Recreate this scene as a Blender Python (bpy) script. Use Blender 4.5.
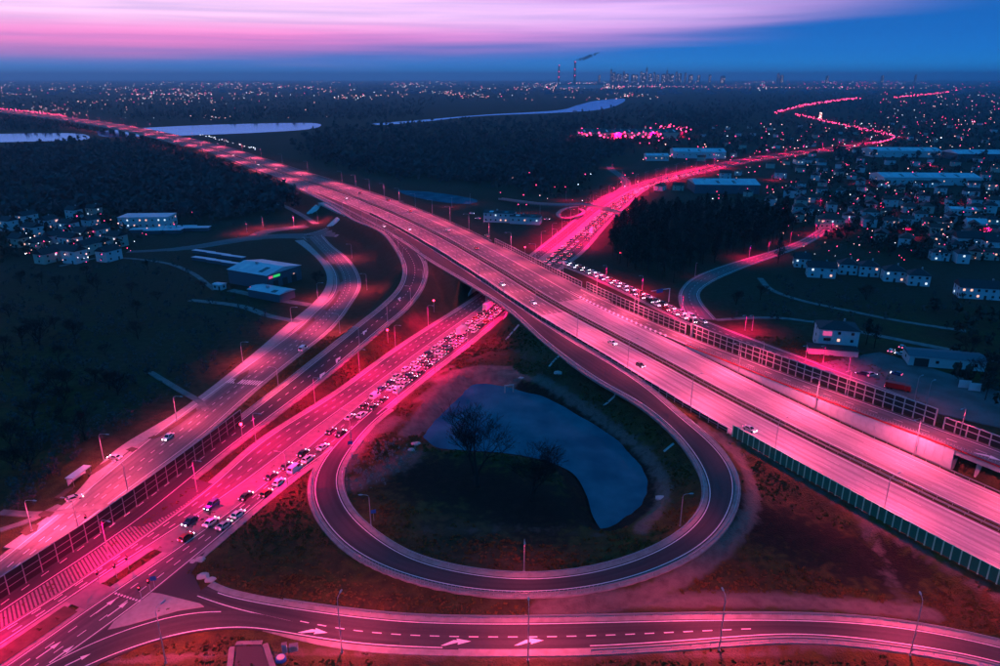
import bpy, bmesh, math, random
import numpy as np
from mathutils import Vector, Matrix

random.seed(7); np.random.seed(7)
scene = bpy.context.scene
for o in list(bpy.data.objects): bpy.data.objects.remove(o)
COL = scene.collection
R = math.radians

# ------------------------------------------------------------------ camera
CAM_H = 108.0; FOC = 720.0                       # metres above the avenue, focal length in photo pixels (1000 wide)
PIT = math.atan((333 - 78) / FOC)
cam_d = bpy.data.cameras.new("camera"); cam = bpy.data.objects.new("camera", cam_d); COL.objects.link(cam)
cam_d.sensor_width = 36.0; cam_d.lens = FOC / 1000 * 36.0
cam_d.clip_start = 1.0; cam_d.clip_end = 120000.0
cam.location = (0, 0, CAM_H); cam.rotation_euler = (math.pi / 2 - PIT, 0, 0)
scene.camera = cam

# ------------------------------------------------------------------ render and exposure
scene.render.engine = 'CYCLES'
cy = scene.cycles
cy.use_denoising = True
cy.use_adaptive_sampling = True; cy.adaptive_threshold = 0.02; cy.adaptive_min_samples = 16
try: cy.denoiser = 'OPENIMAGEDENOISE'
except Exception: pass
cy.max_bounces = 3; cy.diffuse_bounces = 1; cy.glossy_bounces = 2; cy.transmission_bounces = 2
cy.transparent_max_bounces = 6; cy.volume_bounces = 0
cy.caustics_reflective = False; cy.caustics_refractive = False
cy.sample_clamp_indirect = 3.0
try: cy.use_light_tree = True
except Exception: pass
vs = scene.view_settings
vs.view_transform = 'Standard'; vs.look = 'None'; vs.exposure = 0.0; vs.gamma = 1.0; vs.use_curve_mapping = False

# ------------------------------------------------------------------ dusk sky
SUN_AZ = -48.0; SUN_EL = 1.5                      # the glow stands left of the view, the sun is all but gone
world = bpy.data.worlds.new("World"); scene.world = world; world.use_nodes = True
nt = world.node_tree; nt.nodes.clear()
def wn(t, **k):
    n = nt.nodes.new(t)
    for a, b in k.items(): setattr(n, a, b)
    return n
def wm(op, a, b=None, c=None, clamp=False):
    n = wn('ShaderNodeMath', operation=op); n.use_clamp = clamp
    for i, v in enumerate((a, b, c)):
        if v is None: continue
        if isinstance(v, (int, float)): n.inputs[i].default_value = v
        else: nt.links.new(v, n.inputs[i])
    return n.outputs[0]
def wsmooth(x, lo, hi):
    n = wn('ShaderNodeMapRange'); n.interpolation_type = 'SMOOTHSTEP'
    nt.links.new(x, n.inputs[0])
    for i, v in ((1, lo), (2, hi)):
        if isinstance(v, (int, float)): n.inputs[i].default_value = v
        else: nt.links.new(v, n.inputs[i])
    return n.outputs[0]
def wmix(f, a, b, blend='MIX'):
    n = wn('ShaderNodeMix', data_type='RGBA', blend_type=blend); n.clamp_factor = True
    if isinstance(f, (int, float)): n.inputs[0].default_value = f
    else: nt.links.new(f, n.inputs[0])
    for i, v in ((6, a), (7, b)):
        if isinstance(v, tuple): n.inputs[i].default_value = v + (1,)
        else: nt.links.new(v, n.inputs[i])
    return n.outputs[2]
tc = wn('ShaderNodeTexCoord'); sx = wn('ShaderNodeSeparateXYZ'); nt.links.new(tc.outputs['Generated'], sx.inputs[0])
dx_, dy_, dz_ = sx.outputs
az = wm('ARCTAN2', dx_, dy_)
rp = wn('ShaderNodeValToRGB'); nt.links.new(dz_, rp.inputs[0])
els = rp.color_ramp.elements
for p, c in ((0.0, (.014, .30, .80)), (.012, (.010, .24, .68)), (.030, (.005, .155, .53)), (.048, (.003, .118, .45)), (.07, (.002, .100, .400)), (.14, (.003, .105, .385)),
             (.35, (.005, .145, .44)), (1.0, (.004, .115, .34))):
    if p == 0.0: e = els[0]
    elif p == 1.0: e = els[len(els) - 1]
    else: e = els.new(p)
    e.position = p; e.color = c + (1,)
def wnoise(kx, kz, sc, det, off=0.0, dist=0.0):
    cx = wn('ShaderNodeCombineXYZ')
    nt.links.new(wm('MULTIPLY', az, kx), cx.inputs[0]); nt.links.new(wm('MULTIPLY', dz_, kz), cx.inputs[1])
    cx.inputs[2].default_value = off
    n = wn('ShaderNodeTexNoise'); n.inputs['Scale'].default_value = sc; n.inputs['Detail'].default_value = det
    n.inputs['Distortion'].default_value = dist
    nt.links.new(cx.outputs[0], n.inputs['Vector']); return n.outputs[0]
n1 = wnoise(2.0, 42, 1.0, 5, 3.1, .3); n2 = wnoise(3.5, 120, 1.0, 4, 9.7, .4); n3 = wnoise(1.2, 20, 1.0, 3, 5.2)
# the cloud deck's lower edge rises to the right
azc = wm('MAXIMUM', wm('MINIMUM', az, .9), -.7)
z0 = wm('ADD', wm('MULTIPLY', azc, .055), wm('MULTIPLY', wm('MULTIPLY', azc, azc), .065))
z0 = wm('ADD', wm('ADD', z0, .034), wm('MULTIPLY', wm('SUBTRACT', n1, .5), .060))
edge = wsmooth(dz_, wm('SUBTRACT', z0, .018), wm('ADD', z0, .030))
glow = wsmooth(az, .62, .12)
glow = wm('MULTIPLY', glow, wsmooth(az, -1.9, -1.1))
top = wsmooth(dz_, .24, .11)
streak = wm('ADD', .80, wm('MULTIPLY', wm('SUBTRACT', n2, .40), .8), clamp=True)
mask = wm('MULTIPLY', wm('MULTIPLY', edge, glow), wm('MULTIPLY', top, streak))
hi = wm('MULTIPLY', wsmooth(dz_, .045, .075), wsmooth(n3, .35, .6))
leftw = wsmooth(az, .25, -.35)
pink = wmix(hi, (1.0, .24, .62), (1.0, .60, .90))
pink = wmix(wm('MULTIPLY', wm('SUBTRACT', 1.0, leftw), .6), pink, (.66, .36, .86))
sky = wmix(wm('MULTIPLY', mask, .96), rp.outputs[0], pink)
# thin violet veil under the deck on the left
veil = wm('MULTIPLY', wm('MULTIPLY', wsmooth(dz_, .006, .03), wsmooth(dz_, .055, .03)), wm('MULTIPLY', glow, leftw))
sky = wmix(wm('MULTIPLY', veil, wm('MULTIPLY', n2, .55)), sky, (.42, .13, .42))
nish = wn('ShaderNodeTexSky'); nish.sky_type = 'NISHITA'; nish.sun_disc = False
nish.sun_elevation = R(SUN_EL); nish.sun_rotation = R(SUN_AZ); nish.altitude = 100
sky = wmix(1.0, sky, wmix(1.0, nish.outputs[0], (.004, .006, .012), 'MULTIPLY'), 'ADD')
bg = wn('ShaderNodeBackground'); bg.inputs[1].default_value = 1.4; nt.links.new(sky, bg.inputs[0])
wo = wn('ShaderNodeOutputWorld'); nt.links.new(bg.outputs[0], wo.inputs[0])
world.cycles.sampling_method = 'MANUAL'; world.cycles.sample_map_resolution = 512

sun_d = bpy.data.lights.new("sun", 'SUN'); sun_d.energy = 0.03; sun_d.angle = R(12); sun_d.color = (1.0, .55, .75)
sun = bpy.data.objects.new("sun", sun_d); COL.objects.link(sun)
_sd = Vector((math.sin(R(SUN_AZ)) * math.cos(R(SUN_EL + 4)), math.cos(R(SUN_AZ)) * math.cos(R(SUN_EL + 4)), math.sin(R(SUN_EL + 4))))
sun.rotation_euler = (-_sd).to_track_quat('-Z', 'Y').to_euler(); sun.location = (0, 0, 300)

# ------------------------------------------------------------------ helpers
cp_, sp_ = math.cos(PIT), math.sin(PIT)
def P(u, v, z=0.0):
    """Point of the place, at height z, that was read off the photograph at u, v."""
    x = (u - 500) / FOC; y = -(v - 333) / FOC
    d = (x, cp_ + y * sp_, -sp_ + y * cp_); t = (z - CAM_H) / d[2]
    return np.array((d[0] * t, d[1] * t, z))
def PP(l, z=None): return [P(*(p if z is None else (p[0], p[1], z))) for p in l]

def crs(pts, step=2.0):
    """Smooth curve through points (centripetal), resampled evenly."""
    p = np.array(pts, float)
    if len(p) == 2: q = p
    else:
        p = np.vstack([2 * p[0] - p[1], p, 2 * p[-1] - p[-2]]); q = []
        for i in range(1, len(p) - 2):
            a, b, c, d = p[i - 1:i + 3]
            t0 = 0; t1 = t0 + max(1e-3, np.linalg.norm(b - a)) ** .5; t2 = t1 + max(1e-3, np.linalg.norm(c - b)) ** .5; t3 = t2 + max(1e-3, np.linalg.norm(d - c)) ** .5
            for t in np.linspace(t1, t2, 14, endpoint=False):
                A1 = (t1 - t) / (t1 - t0) * a + (t - t0) / (t1 - t0) * b; A2 = (t2 - t) / (t2 - t1) * b + (t - t1) / (t2 - t1) * c
                A3 = (t3 - t) / (t3 - t2) * c + (t - t2) / (t3 - t2) * d
                B1 = (t2 - t) / (t2 - t0) * A1 + (t - t0) / (t2 - t0) * A2; B2 = (t3 - t) / (t3 - t1) * A2 + (t - t1) / (t3 - t1) * A3
                q.append((t2 - t) / (t2 - t1) * B1 + (t - t1) / (t2 - t1) * B2)
        q.append(p[-2]); q = np.array(q)
    L = np.concatenate([[0], np.cumsum(np.linalg.norm(np.diff(q[:, :2], axis=0), axis=1))])
    n = max(2, int(L[-1] / step) + 1); s = np.linspace(0, L[-1], n)
    return np.stack([np.interp(s, L, q[:, k]) for k in range(q.shape[1])], 1)

class Road:
    """Centre line with half widths; s runs along it, o is the offset to the right."""
    def __init__(self, c, hw):
        self.c = np.array(c, float); n = len(self.c)
        self.hw = np.ones(n) * hw if np.isscalar(hw) else np.array(hw, float)
        d = np.gradient(self.c[:, :2], axis=0); d /= np.linalg.norm(d, axis=1)[:, None] + 1e-9
        self.t = d; self.nr = np.stack([d[:, 1], -d[:, 0]], 1)
        self.s = np.concatenate([[0], np.cumsum(np.linalg.norm(np.diff(self.c[:, :2], axis=0), axis=1))])
        self.L = self.s[-1]
    def at(self, s, o=0.0, dz=0.0):
        f = lambda a: np.interp(s, self.s, a)
        x, y, z = f(self.c[:, 0]), f(self.c[:, 1]), f(self.c[:, 2]); nx, ny = f(self.nr[:, 0]), f(self.nr[:, 1])
        l = math.hypot(nx, ny) + 1e-9
        if s < 0: x += self.t[0, 0] * s; y += self.t[0, 1] * s
        if s > self.L: x += self.t[-1, 0] * (s - self.L); y += self.t[-1, 1] * (s - self.L)
        return np.array((x + nx / l * o, y + ny / l * o, z + dz))
    def head(self, s):
        tx, ty = np.interp(s, self.s, self.t[:, 0]), np.interp(s, self.s, self.t[:, 1]); return math.atan2(ty, tx)
    def w(self, s): return float(np.interp(s, self.s, self.hw))
    def proj(self, p):
        d = np.hypot(self.c[:, 0] - p[0], self.c[:, 1] - p[1]); i = int(np.argmin(d))
        v = np.array(p[:2]) - self.c[i, :2]
        return self.s[i] + float(v @ self.t[i]), float(v @ self.nr[i])
def two_edge(left, right, step=2.0):
    a = crs(left, step); b = crs(right, step * .5)
    d = np.hypot(a[:, None, 0] - b[None, :, 0], a[:, None, 1] - b[None, :, 1]); j = np.argmin(d, axis=1)
    c = (a + b[j]) / 2; hw = d[np.arange(len(a)), j] / 2
    k = np.ones(9) / 9; pad = lambda x: np.concatenate([np.repeat(x[:1], 4), x, np.repeat(x[-1:], 4)])
    hw = np.convolve(pad(hw), k, 'valid')
    cc = np.stack([np.convolve(pad(c[:, i]), k, 'valid') for i in range(3)], 1)
    return Road(crs_even(cc, hw, step)[0], crs_even(cc, hw, step)[1])
def crs_even(c, hw, step):
    L = np.concatenate([[0], np.cumsum(np.linalg.norm(np.diff(c[:, :2], axis=0), axis=1))])
    s = np.linspace(0, L[-1], max(2, int(L[-1] / step) + 1))
    return np.stack([np.interp(s, L, c[:, k]) for k in range(3)], 1), np.interp(s, L, hw)

class MB:
    def __init__(self): self.v = []; self.f = []; self.m = []; self.uv = None
    def add(self, vs, fs, m=0):
        b = len(self.v); self.v += [tuple(map(float, x)) for x in vs]; self.f += [tuple(i + b for i in f) for f in fs]; self.m += [m] * len(fs)
    def box(self, c, s, rz=0.0, m=0, taper=1.0):
        cx, cyy, cz = c; hx, hy, hz = s[0] / 2, s[1] / 2, s[2] / 2; ca, sa = math.cos(rz), math.sin(rz); vv = []
        for z, k in ((-hz, 1), (hz, taper)):
            for x, y in ((-hx, -hy), (hx, -hy), (hx, hy), (-hx, hy)):
                x *= k; y *= k; vv.append((cx + x * ca - y * sa, cyy + x * sa + y * ca, cz + z))
        self.add(vv, [(3, 2, 1, 0), (4, 5, 6, 7), (0, 1, 5, 4), (1, 2, 6, 5), (2, 3, 7, 6), (3, 0, 4, 7)], m)
    def tube(self, pts, r, n=6, m=0, cap=True):
        pts = [np.array(p, float) for p in pts]; rs = r if hasattr(r, '__len__') else [r] * len(pts); rings = []
        for i, p in enumerate(pts):
            d = pts[min(i + 1, len(pts) - 1)] - pts[max(i - 1, 0)]; d = d / (np.linalg.norm(d) + 1e-9)
            a = np.cross(d, (0, 0, 1) if abs(d[2]) < .9 else (1, 0, 0)); a /= np.linalg.norm(a); b = np.cross(d, a)
            rings.append([p + (a * math.cos(2 * math.pi * k / n) + b * math.sin(2 * math.pi * k / n)) * rs[i] for k in range(n)])
        fs = []
        for i in range(len(pts) - 1):
            for k in range(n): fs.append((i * n + k, i * n + (k + 1) % n, (i + 1) * n + (k + 1) % n, (i + 1) * n + k))
        if cap: fs.append(tuple(range(n - 1, -1, -1))); fs.append(tuple((len(pts) - 1) * n + k for k in range(n)))
        self.add([v for r_ in rings for v in r_], fs, m)
    def mesh(self, name, mats):
        me = bpy.data.meshes.new(name); me.from_pydata(self.v, [], self.f)
        for x in (mats if isinstance(mats, (list, tuple)) else [mats]): me.materials.append(x)
        if any(self.m): me.polygons.foreach_set('material_index', self.m)
        me.update(); return me
    def build(self, name, mats, parent=None, **k): return link(name, self.mesh(name, mats), parent, **k)
def link(name, data, parent=None, loc=None, rz=None, mat=None):
    o = bpy.data.objects.new(name, data); COL.objects.link(o)
    if parent is not None: o.parent = parent
    if loc is not None: o.location = tuple(map(float, loc))
    if rz is not None: o.rotation_euler = (0, 0, rz)
    if mat is not None and data is not None and len(o.material_slots):
        o.material_slots[0].link = 'OBJECT'; o.material_slots[0].material = mat
    return o
def tag(o, label=None, cat=None, group=None, kind=None):
    if label: o['label'] = label
    if cat: o['category'] = cat
    if group: o['group'] = group
    if kind: o['kind'] = kind
    return o
def empty(name, loc, rz=0.0, label=None, cat=None, group=None):
    o = link(name, None, None, loc, rz); o.empty_display_size = .5; return tag(o, label, cat, group)
ONES = ['first', 'second', 'third', 'fourth', 'fifth', 'sixth', 'seventh', 'eighth', 'ninth', 'tenth', 'eleventh', 'twelfth', 'thirteenth', 'fourteenth',
        'fifteenth', 'sixteenth', 'seventeenth', 'eighteenth', 'nineteenth']
TENS = ['', '', 'twent', 'thirt', 'fort', 'fift', 'sixt', 'sevent', 'eight', 'ninet']
def nth(i):
    if i < 19: return ONES[i]
    n = i + 1
    if n >= 100: return 'hundred and ' + nth(n - 101) if n > 100 else 'hundredth'
    return TENS[n // 10] + 'ieth' if n % 10 == 0 else TENS[n // 10] + 'y-' + ONES[n % 10 - 1]

# ------------------------------------------------------------------ materials
def mat(name, col, rough=.8, metal=0.0, emit=None, estr=0.0, noise=None, spec=.3, bump=None):
    """noise: (scale, amount, second colour); bump: (scale, strength)"""
    m = bpy.data.materials.new(name); m.use_nodes = True; t = m.node_tree; b = t.nodes['Principled BSDF']
    b.inputs['Base Color'].default_value = tuple(col) + (1,); b.inputs['Roughness'].default_value = rough; b.inputs['Metallic'].default_value = metal
    b.inputs['Specular IOR Level'].default_value = spec
    if emit:
        b.inputs['Emission Color'].default_value = tuple(emit) + (1,); b.inputs['Emission Strength'].default_value = estr
        m.cycles.emission_sampling = 'NONE'
    tcn = None
    if noise or bump: tcn = t.nodes.new('ShaderNodeTexCoord')
    if noise:
        n = t.nodes.new('ShaderNodeTexNoise'); n.inputs['Scale'].default_value = noise[0]; n.inputs['Detail'].default_value = 6
        t.links.new(tcn.outputs['Object'], n.inputs['Vector'])
        r = t.nodes.new('ShaderNodeMapRange'); r.inputs[1].default_value = .38; r.inputs[2].default_value = .66; r.inputs[4].default_value = noise[1]
        t.links.new(n.outputs[0], r.inputs[0])
        x = t.nodes.new('ShaderNodeMix'); x.data_type = 'RGBA'; t.links.new(r.outputs[0], x.inputs[0])
        x.inputs[6].default_value = tuple(col) + (1,); x.inputs[7].default_value = tuple(noise[2]) + (1,)
        t.links.new(x.outputs[2], b.inputs['Base Color'])
    if bump:
        n = t.nodes.new('ShaderNodeTexNoise'); n.inputs['Scale'].default_value = bump[0]; n.inputs['Detail'].default_value = 5
        t.links.new(tcn.outputs['Object'], n.inputs['Vector'])
        bb = t.nodes.new('ShaderNodeBump'); bb.inputs['Strength'].default_value = bump[1]; bb.inputs['Distance'].default_value = .3
        t.links.new(n.outputs[0], bb.inputs['Height']); t.links.new(bb.outputs[0], b.inputs['Normal'])
    return m
def road_mat(name, col, dark, tyre, rough=.85, patch=.35, lane=3.5):
    """Paving: long streaks of tyre wear along the UV's s, patches, fine grain."""
    m = mat(name, col, .95, spec=.12); t = m.node_tree; b = t.nodes['Principled BSDF']
    uv = t.nodes.new('ShaderNodeTexCoord')
    def nz(sx, sy, det, lo, hi):
        mp = t.nodes.new('ShaderNodeMapping'); mp.inputs['Scale'].default_value = (sx, sy, 1); t.links.new(uv.outputs['UV'], mp.inputs[0])
        n = t.nodes.new('ShaderNodeTexNoise'); n.inputs['Scale'].default_value = 1; n.inputs['Detail'].default_value = det; t.links.new(mp.outputs[0], n.inputs['Vector'])
        r = t.nodes.new('ShaderNodeMapRange'); r.inputs[1].default_value = lo; r.inputs[2].default_value = hi; t.links.new(n.outputs[0], r.inputs[0]); return r.outputs[0]
    def mx(f, a, c, k):
        q = t.nodes.new('ShaderNodeMath'); q.operation = 'MULTIPLY'; t.links.new(f, q.inputs[0]); q.inputs[1].default_value = k
        x = t.nodes.new('ShaderNodeMix'); x.data_type = 'RGBA'; t.links.new(q.outputs[0], x.inputs[0])
        if isinstance(a, tuple): x.inputs[6].default_value = a + (1,)
        else: t.links.new(a, x.inputs[6])
        x.inputs[7].default_value = c + (1,); return x.outputs[2]
    c = mx(nz(.012, .75, 3, .42, .66), tuple(col), tuple(dark), tyre)
    c = mx(nz(.05, .25, 5, .5, .7), c, tuple(dark), patch)
    c = mx(nz(1.3, 1.3, 6, .35, .75), c, tuple(dark), .25)
    t.links.new(c, b.inputs['Base Color']); return m
M = dict(
    concrete_road=road_mat('concrete_paving', (.46, .40, .39), (.22, .185, .185), .75),
    asphalt=road_mat('asphalt', (.075, .068, .070), (.036, .034, .036), .6, .4),
    asphalt_worn=road_mat('worn_asphalt', (.19, .17, .17), (.075, .07, .07), .6, .45),
    asphalt_avenue=road_mat('avenue_asphalt', (.125, .11, .11), (.06, .054, .054), .55, .35),
    verge=mat('concrete_verge', (.30, .27, .26), .9, noise=(.6, .7, (.19, .16, .15))),
    pave=mat('paving_slabs', (.34, .31, .30), .85, noise=(.8, .5, (.24, .21, .2))),
    median_pave=mat('median_paving', (.20, .18, .18), .9, noise=(.5, .6, (.13, .12, .12))),
    hatch=mat('worn_hatch_paint', (.24, .22, .22), .8, noise=(1.2, .8, (.16, .15, .15))),
    grass_blade=mat('grass_blades', (.095, .085, .018), .9, noise=(.15, .9, (.13, .075, .03))),
    dim_window=mat('far_tower_window', (.1, .08, .06), .6, emit=(1.0, .66, .62), estr=2.4),
    dry_brush=mat('dry_brush', (.20, .20, .19), .95),
    kerb=mat('kerb_concrete', (.42, .40, .38), .85),
    paint=mat('road_paint', (.78, .76, .74), .6, noise=(3, .5, (.5, .48, .46))),
    red_paint=mat('red_paint', (.45, .02, .03), .6),
    steel=mat('galvanised_steel', (.45, .46, .47), .42, .75),
    pole=mat('pole_steel', (.40, .41, .43), .5, .5),
    concrete=mat('cast_concrete', (.42, .40, .38), .85, noise=(.5, .6, (.28, .26, .25))),
    wall_panel=mat('white_concrete_panel', (.62, .60, .58), .8, noise=(.7, .5, (.48, .46, .45))),
    teal=mat('teal_barrier_sheet', (.03, .17, .10), .4, spec=.2),
    teal_post=mat('teal_post', (.42, .70, .44), .5),
    grid_panel=mat('dark_absorber_panel', (.022, .022, .022), .55),
    grid_post=mat('grey_barrier_post', (.46, .47, .45), .6),
    water=mat('pond_ice', (.010, .108, .150), .6, noise=(.09, .9, (.032, .185, .23)), spec=.0, bump=(.9, .3)),
    river=mat('river_water', (.12, .50, .85), .16, 1.0, bump=(.02, .1)),
    river_far=mat('far_river_water', (.012, .36, .72), .2, 1.0, bump=(.02, .1)),
    bark=mat('bark', (.035, .026, .022), .9),
    twig=mat('twigs', (.028, .02, .018), .9),
    pine=mat('pine_needles', (.018, .030, .022), .85, noise=(.12, .8, (.040, .052, .034))),
    scrub=mat('bare_scrub', (.048, .056, .056), .95, noise=(.03, .8, (.085, .090, .082))),
    track=mat('gravel_track', (.20, .20, .19), .95, noise=(.3, .7, (.10, .10, .09))),
    yard=mat('worn_yard', (.13, .14, .14), .95, noise=(.12, .8, (.07, .075, .07))),
    soil=mat('soil', (.10, .07, .05), .95, noise=(.6, .6, (.05, .035, .025))),
    white_wall=mat('white_render', (.62, .62, .62), .85, noise=(.8, .4, (.5, .5, .5))),
    cream_wall=mat('cream_render', (.50, .46, .38), .85, noise=(.8, .4, (.40, .36, .3))),
    grey_wall=mat('grey_sheet_wall', (.10, .12, .14), .7),
    roof_dark=mat('dark_roof_tiles', (.035, .032, .035), .7, noise=(1.5, .6, (.06, .05, .05))),
    roof_red=mat('brown_roof_tiles', (.12, .05, .04), .7, noise=(1.5, .6, (.08, .035, .03))),
    roof_metal=mat('pale_metal_roof', (.58, .64, .68), .45, .3, noise=(.15, .5, (.36, .4, .44))),
    window=mat('window_glass', (.01, .013, .018), .12, spec=.6),
    window_lit=mat('lit_window', (.3, .25, .2), .5, emit=(1.0, .50, .38), estr=1.4),
    window_cool=mat('lit_window_cool', (.3, .3, .3), .5, emit=(.65, .85, 1.0), estr=1.3),
    door=mat('door_paint', (.07, .05, .045), .6),
    black=mat('black_rubber', (.015, .015, .015), .8),
    car_glass=mat('car_glass', (.008, .010, .014), .08, spec=.7),
    headlight=mat('headlight_glow', (.8, .8, .8), .3, emit=(1.0, .80, .92), estr=14),
    taillight=mat('tail_light_glow', (.4, .01, .02), .3, emit=(1.0, .02, .10), estr=6),
    bulb=mat('lamp_lens_glow', (.9, .7, .7), .4, emit=(1.0, .30, .42), estr=10),
    red_bulb=mat('red_lamp_glow', (.9, .2, .2), .4, emit=(1.0, .03, .10), estr=9),
    far_red=mat('far_crimson_light', (.1, .02, .03), .6, emit=(1.0, .05, .20), estr=6.0),
    far_warm=mat('far_warm_light', (.1, .08, .06), .6, emit=(1.0, .42, .40), estr=5.0),
    far_white=mat('far_white_light', (.1, .1, .1), .6, emit=(.80, .88, 1.0), estr=4.2),
    green_sign=mat('green_sign_glow', (.02, .2, .05), .5, emit=(.05, 1.0, .25), estr=.6),
    pink_sign=mat('pink_sign_glow', (.3, .02, .1), .5, emit=(1.0, .12, .4), estr=.7),
    sign_blue=mat('blue_sign_sheet', (.02, .12, .35), .5),
    sign_white=mat('white_sign_sheet', (.7, .7, .7), .5),
    truck_red=mat('red_truck_paint', (.28, .02, .02), .45),
    tower=mat('tower_facade', (.10, .14, .20), .6),
)
for nm_, col_ in (('river', (.16, .52, .85)), ('river_far', (.10, .46, .76))):
    _t = M[nm_].node_tree; _g = _t.nodes.new('ShaderNodeBsdfGlossy'); _g.inputs['Color'].default_value = col_ + (1,); _g.inputs['Roughness'].default_value = .14
    _o = [n for n in _t.nodes if n.type == 'OUTPUT_MATERIAL'][0]; _t.links.new(_g.outputs[0], _o.inputs['Surface'])
PAINTS = [('white', (.72, .72, .72)), ('white', (.72, .72, .72)), ('silver', (.42, .43, .45)), ('white', (.72, .72, .72)), ('silver', (.42, .43, .45)), ('dark grey', (.05, .052, .058)), ('black', (.014, .014, .016)),
          ('blue', (.02, .06, .20)), ('red', (.30, .015, .02)), ('white', (.70, .70, .70)), ('dark blue', (.012, .025, .08)), ('silver', (.48, .48, .48))]
CARP = {}
for n_, c_ in PAINTS:
    if n_ not in CARP: CARP[n_] = mat(n_.replace(' ', '_') + '_car_paint', c_, .28, .15, spec=.5)
# ------------------------------------------------------------------ lines of the roads
def smooth_line(c, k):
    c = np.array(c); a = 2 * c[0] - c[1:k + 1][::-1]; b = 2 * c[-1] - c[-k - 1:-1][::-1]; q = np.vstack([a, c, b])
    w = np.hanning(2 * k + 3)[1:-1]; w /= w.sum()
    return np.stack([np.convolve(q[:, i], w, 'valid') for i in range(c.shape[1])], 1)
_med = PP([(1000, 530, 2.5), (886, 475, 3.0), (800, 434, 3.7), (700, 382, 5.2), (640, 348, 6.5), (570, 313, 7.8), (520, 282, 8), (452, 242, 8),
           (400, 216, 8), (340, 192, 8), (286, 174, 9), (204, 146, 11), (136, 129.5, 13), (68, 118.5, 14), (0, 110.5, 14)])
_d = _med[0] - _med[2]; _d[2] = 0; _d /= np.linalg.norm(_d)
_med = [_med[0] + _d * 80 - np.array((0, 0, .4)), _med[0] + _d * 40] + _med
_d = _med[-1] - _med[-2]; _d[2] = 0; _d /= np.linalg.norm(_d); _med.append(_med[-1] + _d * 900)
HW = Road(smooth_line(crs(_med, 4.0), 14), 18.0)          # the highway's median; s = 0 lies 80 m right of the frame
S0 = 80.0
def fn(d):
    ks = sorted(d); vals = [d[k] for k in ks]
    return lambda s: float(np.interp(s, ks, vals))
o_in = fn({0: -22.5, S0: -22, S0 + 60: -19.6, S0 + 120: -18.2, S0 + 190: -16.6, S0 + 240: -16.6, S0 + 340: -17.6, S0 + 480: -17.5, S0 + 700: -17.5})   # left wall of the highway
o_rt = fn({0: 16.6, S0 + 60: 17.2, S0 + 150: 17.4, S0 + 200: 17.0, 4000: 17.0})
hz = lambda s: HW.at(s)[2]
# right ramp: rises off the highway
r_l = fn({0: 19.2, S0 + 40: 19.6, S0 + 110: 18.8, S0 + 140: 17.8, S0 + 190: 15.4, 900: 15.2})
r_r = fn({0: 30.0, S0 + 40: 29.8, S0 + 110: 27.6, S0 + 170: 25.5, S0 + 240: 23.2, S0 + 400: 23.4, S0 + 600: 23.2, 4000: 23.2})
r_z = fn({0: 9.6, S0 + 20: 9.0, S0 + 60: 8.2, S0 + 100: 7.4, S0 + 125: 6.8, S0 + 150: 7.0, S0 + 190: 7.9, S0 + 215: 8.0})

def w_at(s, o, z=None):
    p = HW.at(s, o)
    if z is not None: p[2] = z
    return p
rng = np.arange
RAMP_R = Road([w_at(s, (r_l(s) + r_r(s)) / 2, r_z(s)) for s in rng(0, S0 + 215, 3.0)], [(r_r(s) - r_l(s)) / 2 for s in rng(0, S0 + 215, 3.0)])

# collector that becomes the loop
c_left = fn({S0 + 312: -28.3, S0 + 352: -27.7, S0 + 450: -27, S0 + 503: -26, S0 + 640: -21.5, S0 + 720: -18.2})
_in = [w_at(S0 + s, c_left(S0 + s)) for s in (700, 600, 500, 420, 352)]
_inner = _in + PP([(426, 257, 8), (468, 282, 8), (492, 296.5, 8), (514, 312, 7.9), (550, 344, 7.4), (600, 380, 6.4), (640, 402, 5.7), (680, 436, 4.8), (704, 470, 4.1), (710, 490, 3.7),
               (706, 510, 3.4), (686, 533, 3.0), (660, 549, 2.6), (600, 570, 2.0), (520, 578, 1.4), (440, 567, .9), (400, 553, .6), (380, 540, .45), (350, 514, .25), (338, 490, .15),
               (338, 470, .1), (350, 450, .05), (370, 425, .02), (394, 405, 0)])
_outer = [w_at(S0 + s, o_in(S0 + s) - .9) for s in (700, 600, 500, 420, 352, 312, 270, 235, 205)] + PP([(568, 339, 7.2), (612, 365, 6.3), (648, 389, 5.6), (680, 417, 4.9), (706, 438, 4.5), (726, 460, 4.0), (736, 481, 3.7),
               (734, 500, 3.4), (718, 533, 3.0), (694, 552, 2.6), (660, 569, 2.2), (600, 587, 1.6), (520, 594, 1.1), (460, 589, .8), (412, 578, .5), (356, 554, .3), (320, 516, .2), (312, 490, .15),
               (316, 472, .1), (330, 450, .05), (352, 427, .02), (376, 407, 0)])
LOOP = two_edge(_inner, _outer)
# left ramp down to the avenue
_l = [w_at(S0 + s, o) for s, o in ((640, -22.5), (503, -31), (450, -35.2))] + PP([(380, 230, 8), (398, 250, 7.6), (406, 270, 7), (400, 290, 6.3), (380, 310, 5.6), (366, 321, 5.2), (280, 389, 2.6), (205, 447, .8), (120, 507, .05), (60, 553, 0), (0, 598, 0), (-70, 650, 0)])
_r = [w_at(S0 + s, o) for s, o in ((640, -21.3), (503, -26.4), (450, -27.4))] + PP([(408, 244, 7.9), (420, 256, 7.6), (425, 270, 7.1), (419, 290, 6.4), (402, 311, 5.7), (388, 322, 5.3), (314, 384, 2.6), (226, 450, .8), (140, 519, .05), (78, 562, 0), (0, 613, 0), (-70, 664, 0)])
LEFT = two_edge(_l, _r)
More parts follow.
